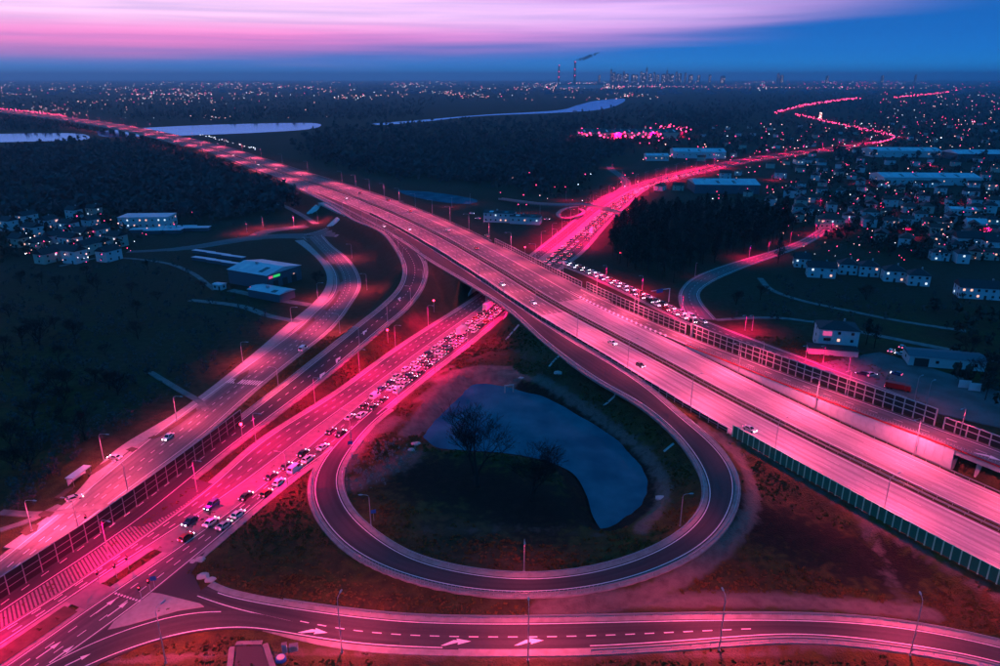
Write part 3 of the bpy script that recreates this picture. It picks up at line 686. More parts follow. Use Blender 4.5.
while s < sg1 - 6:
    a = AV_L.at(s, -AV_L.w(s) - .2, .09); sb, _ = LEFT.proj(AV_L.at(s + 3.0, -AV_L.w(s) - 1.5)); b_ = LEFT.at(sb, -LEFT.w(sb) - .2); b_[2] = .10
    tx, ty = math.cos(AV_L.head(s)) * .5, math.sin(AV_L.head(s)) * .5
    Lh.add([a, a + np.array((tx, ty, 0)), b_ + np.array((tx, ty, 0)), b_], [(0, 1, 2, 3)]); s += .9
Lh.build('hatching', M['hatch'], gore)
def slab(name, px, z, top, material, h=.15, parent=None, kind='structure'):
    pts = [P(u, v, z) for u, v in px]; mb = MB(); n = len(pts)
    mb.add([(p[0], p[1], top) for p in pts] + [(p[0], p[1], top - h - .3) for p in pts], [tuple(range(n))] + [(i, i + n, (i + 1) % n + n, (i + 1) % n) for i in range(n)])
    o = mb.build(name, material, parent)
    if parent is None and kind: tag(o, kind=kind)
    return o
slab('traffic_island', [(152, 593), (160, 594), (200, 604), (204, 607), (178, 611), (130, 625), (108, 630), (114, 622)], 0, .16, M['pave'])
apron = slab('asphalt_apron', [(205, 552), (172, 574), (150, 592), (100, 632), (40, 672), (20, 690), (60, 690), (100, 663), (150, 642), (182, 633), (226, 624), (230, 606), (203, 600), (200, 588), (192, 572)], 0, .001, M['asphalt'])
zb = MB()
for i in range(9):
    a = P(116 + i * 2.9, 593.6 + i * .95); zb.box((a[0], a[1], .05), (.55, .45, .004), AV_R.head(60))
zb.build('stop_line', M['paint'], apron)
# zebra crossing on the frontage road
zb = MB(); s_z = FRONT.proj(P(244, 382))[0]; k = -FRONT.w(s_z) + .6
while k < FRONT.w(s_z) - .3:
    p = FRONT.at(s_z, k, .045); zb.box(tuple(p), (4.0, .5, .004), FRONT.head(s_z)); k += 1.0
zb.build('zebra_crossing', M['paint'], front)
# planted strips between the frontage road and its path
for px in ([(20, 533), (30, 524), (39, 525), (37, 531), (26, 536)], [(38, 515), (44, 511), (55, 512), (50, 517), (40, 517)], [(54, 498), (66, 489), (74, 486), (72, 490), (60, 499)], [(88, 475), (98, 466), (112, 458), (113, 461), (100, 470), (90, 476)],
           [(126, 450), (132, 447), (138, 449), (133, 452)], [(148, 438), (160, 434), (180, 419), (196, 408), (197, 411), (180, 424), (162, 436), (152, 439)], [(234, 381), (240, 375), (249, 370), (248, 374), (240, 381), (235, 384)],
           [(296, 333), (306, 324), (314, 317), (315, 320), (304, 330), (298, 335)], [(325, 310), (334, 299), (339, 291), (341, 292), (336, 302), (327, 311)], [(331.5, 264), (335, 264), (341, 273), (343, 281), (340, 283), (338, 274)], [(305, 238), (309, 238), (328, 258), (329, 261), (325, 260), (312, 247)]):
    slab('planting_strip', px, 0, .10, M['soil'])
# pond and river water
mb = MB(); mb.add([(x, y, -3.25) for x, y in POND + (POND - POND.mean(0)) * .06], [tuple(range(len(POND)))]); o = mb.build('pond_water', M['water']); tag(o, kind='structure')
# yard behind the barrier, field tracks
slab('yard', [(806, 366), (850, 357), (880, 352), (905, 360), (960, 377), (1010, 395), (1010, 430), (940, 414), (880, 399), (840, 388)], 0, .03, M['yard'], .1)
for px, w_ in (([(760, 278), (772, 290), (800, 300), (850, 311), (900, 321), (966, 331)], 1.6), ([(856, 331), (900, 340), (950, 350), (1010, 364)], 2.0), ([(716, 320), (745, 318), (780, 318), (814, 322)], 1.5), ([(0, 512), (40, 514), (90, 508), (150, 503)], 1.2), ([(150, 372), (180, 390), (200, 402), (206, 410)], 1.2),
               ([(60, 266), (100, 258), (160, 262), (190, 272), (215, 290)], 1.4), ([(0, 530), (30, 520), (60, 505)], 1.0), ([(246, 190), (262, 199), (284, 206), (300, 214), (316, 224)], 2.5), ([(200, 160), (225, 172), (250, 183), (246, 190)], 2.0), ([(190, 300), (240, 306), (270, 316), (300, 322)], 2.0), ([(230, 290), (280, 300), (310, 305)], 2.5)):
    rd_ = Road(crs(PP(px, 0.0), 3.0), w_); ribbon('field_track', rd_, -w_, w_, .05, M['track'], thick=.3)
def water(name, px, z=.35):
    pts = crs([P(u, v, z) for u, v in px] + [P(*px[0], z)], 12.0)[:-1]; bm = bmesh.new(); f = bm.faces.new([bm.verts.new(tuple(p)) for p in pts]); bmesh.ops.triangulate(bm, faces=[f])
    me = bpy.data.meshes.new(name); bm.to_mesh(me); me.materials.append(M['river'] if px[0][0] < 200 else M['river_far']); return tag(link(name, me), kind='structure')
water('river', [(-60, 134.5), (0, 133.8), (50, 133), (80, 133.8), (82, 140), (40, 141.3), (-60, 142.5)])
water('river', [(96, 131.5), (150, 127.5), (230, 124.2), (312, 123.0), (310, 129), (260, 132.5), (180, 135.5), (110, 137)])
water('river', [(372, 123.5), (420, 120), (480, 115), (555, 110.5), (578, 105), (598, 100.5), (622, 98.6), (620, 104), (594, 110.4), (556, 112.8), (480, 116), (425, 121.5), (380, 125)])
water('canal_basin', [(396, 190), (425, 191.5), (465, 197), (478, 200.5), (470, 204), (445, 202.5), (408, 195.5)], .25).data.materials[0] = M['water']
# ------------------------------------------------------------------ bridge over the avenue
s_lo = min(HW.proj(AV_L.at(s, -AV_L.w(s)))[0] for s in np.arange(AV_L.proj(P(430, 330))[0], AV_L.proj(P(560, 240))[0], 4) if abs(HW.proj(AV_L.at(s))[1]) < 26)
_ss = [HW.proj(q)[0] for rd in (AV_L, AV_R) for s in np.arange(0, 420, 4) for q in [rd.at(s)] if -30 < HW.proj(q)[1] < 26]
BS0, BS1 = min(_ss) - 24, max(_ss) + 24
bridge = empty('overpass_bridge', HW.at((BS0 + BS1) / 2, 0, -8), 0, 'long concrete overpass carrying the highway across the crimson avenue', 'bridge')
def child(o, par):
    o.parent = par; o.matrix_parent_inverse = par.matrix_basis.inverted() if False else Matrix.Translation(par.location).inverted() if par.rotation_euler[2] == 0 else par.matrix_basis.inverted(); return o
def strip_solid(name, road, oa, ob, zt, zb_, s0, s1, material, step=3.0, parent=None):
    n = max(2, int((s1 - s0) / step) + 1); V = []
    for s in np.linspace(s0, s1, n):
        a = road.at(s, oa(s) if callable(oa) else oa); b_ = road.at(s, ob(s) if callable(ob) else ob); t_ = zt(s); q = zb_(s)
        V += [(a[0], a[1], t_), (b_[0], b_[1], t_), (b_[0], b_[1], q), (a[0], a[1], q)]
    Fs = []
    for i in range(n - 1):
        k = i * 4
        for j in range(4): Fs.append((k + j, k + (j + 1) % 4, k + 4 + (j + 1) % 4, k + 4 + j))
    Fs += [(3, 2, 1, 0), tuple((n - 1) * 4 + j for j in range(4))]
    mb = MB(); mb.add(V, Fs); o = mb.build(name, material)
    if parent: child(o, parent)
    return o
o_deck = lambda s: max(-31.5, LOOPOFF(s))
_lo = [HW.proj(LOOP.at(s, -LOOP.w(s) - 1.8)) for s in np.arange(0, LOOP.L, 4)]; _lo = [(a, b) for a, b in _lo if b > -45 and S0 + 120 < a < S0 + 400]; _lo.sort()
LOOPOFF = lambda s: float(np.interp(s, [a for a, b in _lo], [b for a, b in _lo]))
strip_solid('deck', HW, lambda s: LOOPOFF(s) + .25, lambda s: r_r(s) + .8, lambda s: hz(s) - .32, lambda s: hz(s) - 1.7, BS0, BS1, M['concrete'], 4, bridge)
strip_solid('parapet', HW, lambda s: r_r(s) + .15, lambda s: r_r(s) + .75, lambda s: hz(s) + .5, lambda s: hz(s) - 1.0, BS0, BS1, M['concrete'], 4, bridge)
strip_solid('parapet', HW, lambda s: LOOPOFF(s) - .15, lambda s: LOOPOFF(s) + .4, lambda s: hz(s) + .35, lambda s: hz(s) - 1.1, max(BS0, S0 + 190), BS1, M['concrete'], 4, bridge)
# piers between the carriageways of the avenue
for oo in (-21, -13, -5, 5, 13, 20):
    best = min(np.arange(0, 460, 2), key=lambda s: abs(HW.proj(AV_R.at(s, -AV_R.w(s) - 1.2))[1] - oo)); p = AV_R.at(best, -AV_R.w(best) - 1.2)
    mb = MB(); mb.tube([(0, 0, -.3), (0, 0, 6.4)], .7, 12); o = mb.build('pier', M['concrete'], None, loc=(p[0], p[1], 0)); child(o, bridge)
# abutment walls along the avenue
def abut(road, off, label):
    s_in = [s for s in np.arange(0, 460, 2) if LOOPOFF(HW.proj(road.at(s, off(s)))[0]) - 1 < HW.proj(road.at(s, off(s)))[1] < 25]
    a, b_ = min(s_in), max(s_in); ext = 15
    def top(s):
        if s < a: return max(.3, 6.6 * (1 - (a - s) / ext))
        if s > b_: return max(.3, 6.6 * (1 - (s - b_) / ext))
        return 6.6
    o = strip_solid('abutment_wall', road, lambda s: off(s) - .35, lambda s: off(s) + .35, top, lambda s: -.6, a - ext, b_ + ext, M['wall_panel'], 2.5); return child(o, bridge)
abut(AV_L, lambda s: -AV_L.w(s) - 4.2, ''); abut(AV_R, lambda s: AV_R.w(s) + 4.2, '')

# ------------------------------------------------------------------ far embankment and the river bridge
emb = strip_solid('highway_embankment', HW, lambda s: -22 if s > S0 + 640 else -30, lambda s: 24.5, lambda s: hz(s) - .6, lambda s: -.4, S0 + 540, S0 + 1150, M['soil'], 8); tag(emb, kind='structure')
mb = MB(); n = 0
for sgn, off in ((-1, -23.5), (1, 24.6)):
    V = []
    ss = np.arange(S0 + 541, S0 + 1150, 8)
    for s in ss: V += [tuple(HW.at(s, off + (-7 if off < -20 and s < S0 + 640 else 0), -.4)), tuple(HW.at(s, off + sgn * (hz(s) * 1.6) + (-7 if off < -20 and s < S0 + 640 else 0)))[:2] + (-.3,)]
    mb.add(V, [(2 * i, 2 * i + 1, 2 * i + 3, 2 * i + 2) if sgn > 0 else (2 * i, 2 * i + 2, 2 * i + 3, 2 * i + 1) for i in range(len(ss) - 1)])
tag(mb.build('embankment_slope', gm), kind='structure')
rb = empty('river_bridge', HW.at(S0 + 1800, 0, -13), 0, 'long highway bridge on piers over the pale river', 'bridge')
strip_solid('deck', HW, -19.5, 24.2, lambda s: hz(s) - 1.02, lambda s: hz(s) - 3.6, S0 + 1148, HW.L - 4, M['concrete'], 12, rb)
s = S0 + 1180
while s < S0 + 2700:
    for o_ in (-11, 12):
        p = HW.at(s, o_); m2 = MB(); m2.box((0, 0, (hz(s) - 3.6) / 2), (3, 8, hz(s) - 3.5), HW.head(s)); child(m2.build('pier', M['concrete'], None, loc=(p[0], p[1], 0)), rb)
    s += 75
ub = empty('underpass_bridge', HW.at(S0 + 500, 0, -8), 0, 'short highway bridge with pale cone slopes above the frontage road', 'bridge')
strip_solid('deck', HW, lambda s: -36, lambda s: 24.2, lambda s: hz(s) - .5, lambda s: hz(s) - 1.9, S0 + 470, S0 + 545, M['concrete'], 4, ub)
for ss_ in (S0 + 474, S0 + 541):
    a = strip_solid('abutment_wall', HW, lambda s: -36.5, lambda s: 24.5, lambda s: hz(s) - 1.0, lambda s: -.4, ss_ - 1.2, ss_ + 1.2, M['wall_panel'], 3); child(a, ub)
for ss_, o_ in ((S0 + 541, -39), (S0 + 474, -42)):
    p = HW.at(ss_, o_); m2 = MB(); m2.tube([(0, 0, -.3), (0, 0, 6.5)], [8.5, .6], 18); child(m2.build('cone_slope', M['wall_panel'], None, loc=(p[0], p[1], 0)), ub)

# ------------------------------------------------------------------ retaining wall of the right ramp, viaduct end
rw = empty('retaining_wall', RAMP_R.at(95), 0, 'pale panelled retaining wall under the red edged right ramp', 'wall')
RS = lambda hs: RAMP_R.proj(w_at(hs, r_l(hs)))[0]
s_w0, s_w1 = S0 + 22, S0 + 128
s = s_w0; pan = {}
while s < s_w1:
    e = min(s + 2.6, s_w1)
    a, b_ = w_at(s, r_l(s) - .35), w_at(e - .05, r_l(e) - .35); ztop = r_z((s + e) / 2) + .15; zb0 = hz(s) - .4
    mb = MB(); c = (a + b_) / 2; ln = np.hypot(*(b_ - a)[:2]); mb.box((0, 0, (ztop - zb0) / 2), (ln, .35, ztop - zb0)); ang = math.atan2(b_[1] - a[1], b_[0] - a[0])
    child(mb.build('panel', M['wall_panel'], None, loc=(c[0], c[1], zb0), rz=ang), rw); s = e
child(strip_solid('coping', HW, lambda s: r_l(s) - .75, lambda s: r_l(s) - .1, lambda s: r_z(s) + .42, lambda s: r_z(s) + .16, 10, s_w1, M['red_paint'], 3), rw)
vd = empty('ramp_viaduct', w_at(S0, 24, 0), 0, 'low concrete viaduct end of the right ramp on round columns', 'bridge')
strip_solid('deck', HW, lambda s: r_l(s) - .3, lambda s: r_r(s) + .4, lambda s: r_z(s) - .12, lambda s: r_z(s) - 1.5, 0, s_w0 + 3, M['concrete'], 3, vd)
for ss_ in (S0 + 16, S0 - 4, S0 - 30):
    for o_ in (21.5, 27):
        p = w_at(ss_, o_); m2 = MB(); m2.tube([(0, 0, -.5), (0, 0, r_z(ss_) - hz(ss_) - .6)], .75, 12); child(m2.build('column', M['concrete'], None, loc=(p[0], p[1], hz(ss_) - .5)), vd)
m2 = MB(); p = w_at(s_w0 + 1, 22.6); m2.box((0, 0, 1.2), (2.4, 6.5, 3.4), HW.head(s_w0)); child(m2.build('abutment', M['concrete'], None, loc=(p[0], p[1], hz(s_w0))), vd)

# ------------------------------------------------------------------ noise barriers: each panel and post a piece of its own
def barrier(name, label, pts, bay, rows, rh, pm, qm, post_w=.28, base=.0, gap=.12, cap=None, thick=.14):
    """pts: function k -> point along the foot, evenly spaced bays"""
    n = len(pts) - 1; root = empty(name, pts[n // 2], 0, label, 'noise barrier')
    pmesh = MB(); pmesh.box((0, 0, 0), (bay - post_w, thick, rh - gap)); pmesh = pmesh.mesh('panel', pm)
    H_ = rows * rh + base
    qmesh = MB(); qmesh.box((0, 0, H_ / 2 - .3), (post_w, .3, H_ + .75)); qmesh = qmesh.mesh('post', qm)
    rmesh = MB(); rmesh.box((0, 0, 0), (bay - post_w, .22, gap)); rmesh = rmesh.mesh('rail', qm)
    for i in range(n + 1):
        p = pts[i]; d = (pts[min(i + 1, n)] - pts[max(i - 1, 0)]); a = math.atan2(d[1], d[0])
        child(link('post', qmesh, None, p, a), root)
        if i == n: break
        c = (pts[i] + pts[i + 1]) / 2; dd = pts[i + 1] - pts[i]; a = math.atan2(dd[1], dd[0])
        for r_ in range(rows if not callable(rows) else rows(i)):
            child(link('panel', pmesh, None, c + np.array((0, 0, base + r_ * rh + rh / 2)), a), root)
            child(link('rail', rmesh, None, c + np.array((0, 0, base + (r_ + 1) * rh)), a), root)
    return root
def even(f, s0, s1, bay):
    """points bay metres apart along f(s)"""
    out = [f(s0)]; s = s0; sg = 1 if s1 > s0 else -1
    while (s1 - s) * sg > 0:
        s += sg * .05
        if np.hypot(*(f(s) - out[-1])[:2]) >= bay: out.append(f(s))
    return out
f_teal = lambda s: w_at(s, o_in(s) - .35, hz(s) - .1)
barrier('noise_barrier', 'teal sheet noise barrier with pale posts beside the dirt triangle', even(f_teal, 12, S0 + 68, 2.0), 2.0, 1, 3.7, M['teal'], M['teal_post'], .3)
f_low = lambda s: w_at(s, o_in(s) - .35, hz(s) - .05)
barrier('noise_barrier', 'low dark screen between the highway and the loop collector', even(f_low, S0 + 69, S0 + 470, 4.0), 4.0, 2, .85, M['grid_panel'], M['grid_post'], .2)
f_r = lambda s: w_at(s, r_r(s) + .75, (r_z(s) if s < S0 + 215 else hz(s)) - .05)
barrier('noise_barrier', 'tall grey gridded noise barrier above the slip road', even(f_r, S0 + 34, S0 + 138, 3.2), 3.2, 3, 1.75, M['grid_panel'], M['grid_post'], .34, .1, .3)
barrier('noise_barrier', 'middle stretch of the grey gridded barrier beside the queue', even(f_r, S0 + 138.6, S0 + 214, 3.2), 3.2, 3, 1.4, M['grid_panel'], M['grid_post'], .3, .1, .26)
barrier('noise_barrier', 'lower end of the grey gridded barrier at the right', even(f_r, S0 + 12, S0 + 33.6, 3.2), 3.2, 2, 1.75, M['grid_panel'], M['grid_post'], .34, .1, .3)
barrier('noise_barrier', 'grey two row screen along the bridge above the avenue', even(f_r, S0 + 217.5, S0 + 330, 3.2), 3.2, 2, 1.5, M['grid_panel'], M['grid_post'], .3, .1, .26)
_fl = crs(PP([(242, 424, 1), (200, 457, .8), (100, 532, .4), (0, 600, .1), (-40, 628, 0)]), 1.0); _fl = Road(_fl, 1)
f_l = lambda s: _fl.at(s) + np.array((0, 0, -.1))
barrier('noise_barrier', 'dark see-through noise barrier between the frontage road and left ramp', even(f_l, 0, _fl.L - 2, 4.0), 4.0, 3, 1.7, M['grid_panel'], M['pole'], .2, .1, .12)

# ------------------------------------------------------------------ guard rails
def guard_rail(label, f, s0, s1, step=4.0, fence=False):
    n = max(2, int(abs(s1 - s0) / step) + 1); pts = [f(s) for s in np.linspace(s0, s1, n)]; root = empty('guard_rail', pts[n // 2], 0, label, 'guard rail', 'guard rails along the ramps')
    mb = MB(); V = []
    for i, p in enumerate(pts):
        d = pts[min(i + 1, n - 1)] - pts[max(i - 1, 0)]; d = d / (np.hypot(d[0], d[1]) + 1e-9); nx, ny = d[1] * .05, -d[0] * .05
        V += [(p[0] + nx, p[1] + ny, p[2] + .82), (p[0] - nx, p[1] - ny, p[2] + .82), (p[0] - nx, p[1] - ny, p[2] + .45), (p[0] + nx, p[1] + ny, p[2] + .45)]
    mb.add(V, [(4 * i + j, 4 * i + (j + 1) % 4, 4 * i + 4 + (j + 1) % 4, 4 * i + 4 + j) for i in range(n - 1) for j in range(4)]); child(mb.build('rail', M['steel']), root)
    mb = MB(); k = 2 if not fence else 1
    ps = pts if not fence else [f(s) for s in np.arange(s0, s1, .9)]
    for p in ps[::1 if fence else 1]: mb.box((p[0], p[1], p[2] + (.35 if not fence else .55)), (.1, .1, 1.0 if not fence else 1.3))
    tag(child(mb.build('posts', M['steel']), root), kind='stuff'); return root
g = lambda rd, side, pad=1.1: (lambda s: rd.at(s, side * (rd.w(s) + pad)))
sL0 = LOOP.proj(P(480, 289, 8))[0]; sLm = LOOP.proj(P(600, 585, 2))[0]; sLe = LOOP.proj(P(335, 470, 0))[0]; sLf = LOOP.proj(P(355, 555, .4))[0]
guard_rail('steel guard rail on the inner edge of the loop beside the pond', g(LOOP, 1), sL0, sLe) if False else None
sgn_in = 1 if HW.proj(LOOP.at(LOOP.L * .5, 3))[1] > 0 else -1
side_in = 1 if np.hypot(*(LOOP.at(LOOP.L * .7, 4)[:2] - POND.mean(0))) < np.hypot(*(LOOP.at(LOOP.L * .7, -4)[:2] - POND.mean(0))) else -1
guard_rail('steel guard rail on the inner edge of the loop around the pond', g(LOOP, side_in), sL0, sLe)
guard_rail('steel guard rail on the outer edge of the loop above the dirt', g(LOOP, -side_in), sL0 + 75, sLm)
guard_rail('closely posted rail on the outer loop edge above the grass strip', g(LOOP, -side_in), sLm, sLf, fence=True)
guard_rail('guard rail on the outer loop edge nearest the avenue', g(LOOP, -side_in), sLf, sLe)
guard_rail('guard rail on the upper verge of the bottom ramp', g(RAMP_B, -1 if RAMP_B.at(80, -4)[1] > RAMP_B.at(80, 4)[1] else 1, 1.3), 28, RAMP_B.L)
guard_rail('guard rail on the lower verge of the bottom ramp', g(RAMP_B, 1 if RAMP_B.at(80, -4)[1] > RAMP_B.at(80, 4)[1] else -1, 1.3), 95, RAMP_B.L)
guard_rail('guard rail on the outer verge of the curving left ramp', g(LEFT, -1, 1.4), 190, LEFT.proj(P(240, 424, 1.5))[0])
guard_rail('guard rail on the field side of the curving left ramp', g(LEFT, 1, 1.4), 240, LEFT.proj(P(230, 450, 1.5))[0])
guard_rail('median guard rail on the left half of the highway', lambda s: w_at(s, -.95), 0, S0 + 900, 4.0)
guard_rail('median guard rail on the right half of the highway', lambda s: w_at(s, .95), 0, S0 + 900, 4.0)
guard_rail('guard rail between the highway and the grass below the pale wall', lambda s: w_at(s, o_rt(s) + .3), 0, S0 + 120, 4.0)
guard_rail('railing on the red edged wall of the right ramp', lambda s: w_at(s, r_l(s) + .1, r_z(s)), 0, S0 + 128, 3.0, True)
guard_rail('guard rail along the right edge of the far highway', lambda s: w_at(s, r_r(s) + .5), S0 + 335, S0 + 1150, 5.0)
# grass strip between the highway and the wall; slope drains below the collector
gs = ribbon('grass_strip', HW, lambda s: o_rt(s) + .05, lambda s: r_l(s) - .2, -.06, gm, 0, S0 + 126, 3, .5, zf=hz)
for i, (u0, v0, u1, v1) in enumerate(((519, 325, 506, 340), (560, 356, 549, 367), (616, 394, 604, 406), (674, 444, 664, 452))):
    a, b_ = PG(u0, v0, 5), PG(u1, v1, 2); n = 9; mb = MB(); d = (b_ - a); d[2] = 0; ln = np.linalg.norm(d); d /= ln; nx, ny = -d[1], d[0]
    V = []
    for k in np.linspace(0, 1, n):
        q = a + (b_ - a) * k; zz_ = gz(q[0], q[1]) + .12
        for w_, h_ in ((-.45, .14), (-.2, 0), (.2, 0), (.45, .14)): V.append((q[0] + nx * w_, q[1] + ny * w_, zz_ + h_))
    mb.add(V, [(4 * i_ + j, 4 * i_ + j + 1, 4 * i_ + 5 + j, 4 * i_ + 4 + j) for i_ in range(n - 1) for j in range(3)])
    tag(mb.build('slope_drain', M['kerb']), 'concrete slope drain on the pond embankment, %s from the bridge' % nth(i), 'drain', 'slope drains below the collector')

# ------------------------------------------------------------------ street lamps
LAMPS = {}
def lamp_meshes(h, arm):
    k = (h, arm)
    if k in LAMPS: return LAMPS[k]
    a = MB(); a.tube([(0, 0, -.3), (0, 0, .9), (0, 0, h - .6)], [.17, .15, .08], 8); a.tube([(0, 0, -.3), (0, 0, .12)], .28, 8)
    b = MB(); b.tube([(0, 0, h - .6), (arm * .12, 0, h - .1), (arm * .4, 0, h + .12), (arm, 0, h + .2)], [.08, .07, .06, .05], 6)
    c = MB(); V = []
    for x, w_, zt, zb_ in ((arm - .1, .1, .06, -.04), (arm + .25, .2, .12, -.07), (arm + .8, .2, .10, -.07), (arm + 1.1, .08, .04, -.04)):
        V += [(x, -w_, h + .2 + zb_), (x, w_, h + .2 + zb_), (x, w_ * .7, h + .2 + zt), (x, -w_ * .7, h + .2 + zt)]
    F_ = [(4 * i + j, 4 * i + (j + 1) % 4, 4 * i + 4 + (j + 1) % 4, 4 * i + 4 + j) for i in range(3) for j in range(4)] + [(3, 2, 1, 0), (12, 13, 14, 15)]
    c.add(V, F_)
    d = MB(); d.add([(arm + .25, -.16, h + .12), (arm + .8, -.16, h + .12), (arm + .8, .16, h + .12), (arm + .25, .16, h + .12)], [(3, 2, 1, 0)])
    LAMPS[k] = [a.mesh('pole', M['pole']), b.mesh('arm', M['pole']), c.mesh('lamp_head', M['pole']), d.mesh('lens', M['bulb'])]; return LAMPS[k]
LD = {}
COLS = {'hw': (1.0, .082, .195), 'av': (1.0, .0, .115), 'ramp': (1.0, .058, .16)}
def light_data(kind, power):
    k = (kind, power)
    if k not in LD:
        l = bpy.data.lights.new('lamp_light', 'SPOT'); l.energy = power; l.color = COLS[kind]; l.spot_size = R(158); l.spot_blend = .55; l.shadow_soft_size = .35; LD[k] = l
    return LD[k]
lamp_count = {}
def lamp(p, ang, h, arm, kind, power, where, group, lit=True, name='street_lamp'):
    lamp_count[where] = lamp_count.get(where, 0) + 1
    r_ = empty(name, p, ang, '%s street lamp %s' % (nth(lamp_count[where] - 1), where), 'street lamp', group)
    for nm, me_ in zip(('pole', 'arm', 'lamp_head'), lamp_meshes(h, arm)): link(nm, me_, r_)
    if lit:
        link('lens', lamp_meshes(h, arm)[3], r_)
        l = link('lamp_light', light_data(kind, power), r_, (arm + .5, 0, h - .05))
    return r_
PW = 1.0
def lamps_along(f, head, ss, side, h, arm, kind, power, where, group, lit=True):
    for s in ss:
        p = f(s); lamp(p, head(s) + (math.pi / 2 if side > 0 else -math.pi / 2), h, arm, kind, power * PW, where, group, lit)
def rz_(s): return r_z(s) if s < S0 + 215 else hz(s)
ss_near = list(np.arange(S0 + 18 - 68, S0 + 660, 34.0)); ss_far = list(np.arange(S0 + 700, S0 + 2700, 90.0))
lamps_along(lambda s: w_at(s, o_in(s) + .5, hz(s)), HW.head, ss_near, -1, 12, 3.2, 'hw', 28000, 'along the left shoulder of the highway, counted from the right', 'lamps along the highway')
lamps_along(lambda s: w_at(s, (o_rt(s) + .9) if s < S0 + 126 else r_r(s) + .2, hz(s)), HW.head, [s + 14 for s in ss_near], 1, 12, 3.2, 'hw', 31000, 'along the right side of the highway, counted from the right', 'lamps along the highway')
lamps_along(lambda s: w_at(s, -19.0, hz(s) - .5), HW.head, ss_far, -1, 13, 3.0, 'hw', 52000, 'on the far highway, left side, counted from the bend', 'lamps along the highway')
lamps_along(lambda s: w_at(s, 23.6, hz(s) - .5), HW.head, [s + 40 for s in ss_far], 1, 13, 3.0, 'hw', 56000, 'on the far highway, right side, counted from the bend', 'lamps along the highway')
lamps_along(lambda s: w_at(s, r_r(s) - .3, r_z(s)), HW.head, [S0 - 10 + 36 * i for i in range(6)], 1, 9, 2.0, 'ramp', 5000, 'inside the tall gridded barrier, counted from the right', 'lamps along the highway')
sA = lambda u, v: AV_L.proj(P(u, v))[0]
s_br0, s_br1 = sA(452, 313), sA(542, 252)
av_s = [s for s in np.arange(6, sA(700, 167), 30.0) if not (s_br0 < s < s_br1)]
lamps_along(lambda s: AV_L.at(s, -AV_L.w(s) - 1.6), AV_L.head, av_s, -1, 10, 2.2, 'av', 38000, 'on the left edge of the avenue, counted from the bottom', 'lamps along the avenue')
av_s2 = [s + 12 for s in av_s if s > sA(330, 420) or sA(170, 530) < s < sA(300, 440)]
lamps_along(lambda s: AV_R.at(AV_R.proj(AV_L.at(s))[0], AV_R.w(AV_R.proj(AV_L.at(s))[0]) + 1.4), AV_L.head, av_s2, 1, 10, 2.2, 'av', 46000, 'on the right edge of the avenue, counted from the bottom', 'lamps along the avenue')
lamps_along(lambda s: AV_L.at(s, AV_L.w(s) + .9), AV_L.head, [s for s in av_s if s > s_br1], 1, 12, 2.2, 'av', 52000, 'on the median of the avenue beyond the overpass, counted outward', 'lamps along the avenue')
# under the bridge the deck carries lamps for the queue
for i, (u, v) in enumerate(((492, 312), (506, 300), (520, 288), (534, 272))):
    p = P(u, v); p[2] = 6.1; b = MB(); b.box((0, 0, .08), (1.2, .35, .16)); o = b.build('ceiling_lamp', M['pole'], None, loc=p, rz=AV_R.head(200)); link('lamp_light', light_data('av', 16000.0), o, (0, 0, -.1))
    m2 = MB(); m2.box((0, 0, -.02), (1.0, .25, .03)); link('lens', m2.mesh('lens', M['red_bulb']), o)
    tag(o, 'crimson deck lamp under the overpass, %s from the near side' % nth(i), 'lamp', 'deck lamps under the overpass')
s_far = [s for s in np.arange(sA(700, 167) + 20, AV_L.L, 55)]
lamps_along(lambda s: AV_L.at(s, AV_L.w(s) + .8), AV_L.head, s_far, -1, 11, 1.5, 'av', 70000, 'on the far curve of the avenue', 'lamps along the avenue')
lamps_along(lambda s: LEFT.at(s, LEFT.w(s) + 1.0), LEFT.head, [150, 176, 202, 228, 254, 280, 306, 332], 1, 9, 1.6, 'ramp', 4200, 'on the curving left ramp, counted from the top', 'lamps along the ramps')
lamps_along(lambda s: LEFT.at(s, -LEFT.w(s) - 1.3), LEFT.head, [350, 378, 406, 434, 462], -1, 9, 1.6, 'ramp', 5500, 'on the avenue side of the left ramp straight', 'lamps along the ramps')
for u, v, kk_ in ((32, 531, 0), (104, 461, 0), (177, 421, 0), (243, 363, 0), (292, 326, 0), (318, 300, 0)):
    s_, o_ = FRONT.proj(P(u, v)); lamp(P(u, v), FRONT.head(s_) - math.pi / 2, 9, 2.5, 'ramp', 20000 * PW, 'on the path beside the frontage road, counted from the left', 'lamps along the frontage road')
for u, v in ((79, 530), (128, 491), (279, 391), (340, 333), (367, 290), (352, 258)):
    p = PG(u, v); s_, o_ = FRONT.proj(p); lamp(p, FRONT.head(s_) + math.pi / 2, 9, 2.2, 'ramp', 20000 * PW, 'on the grass side of the frontage road, counted from the left', 'lamps along the frontage road')
for u, v in ((263, 227), (247, 232), (294, 226), (318, 222)):
    lamp(P(u, v), -math.pi / 2, 8, 1.2, 'ramp', 15000 * PW, 'by the junction under the far highway', 'lamps along the frontage road')
for i, (u, v, up) in enumerate(((166, 663, 1), (342, 652, 1), (528, 660, 1), (719, 650, 1), (910, 655, 1))):
    p = PG(u, v); s_, o_ = RAMP_B.proj(p); lamp(p, RAMP_B.head(s_) + math.pi / 2, 13.0, 1.4, 'ramp', 34000 * PW, 'on the lower verge of the bottom ramp, counted from the left', 'lamps along the ramps')
for u, v, ang in ((371, 526, math.pi), (524, 571, -math.pi / 2), (680, 526, 0.1)):
    lamp(PG(u, v), ang, 9.0, 1.6, 'ramp', 3000 * PW, 'on the inner bank of the loop, counted from the left', 'lamps along the ramps')
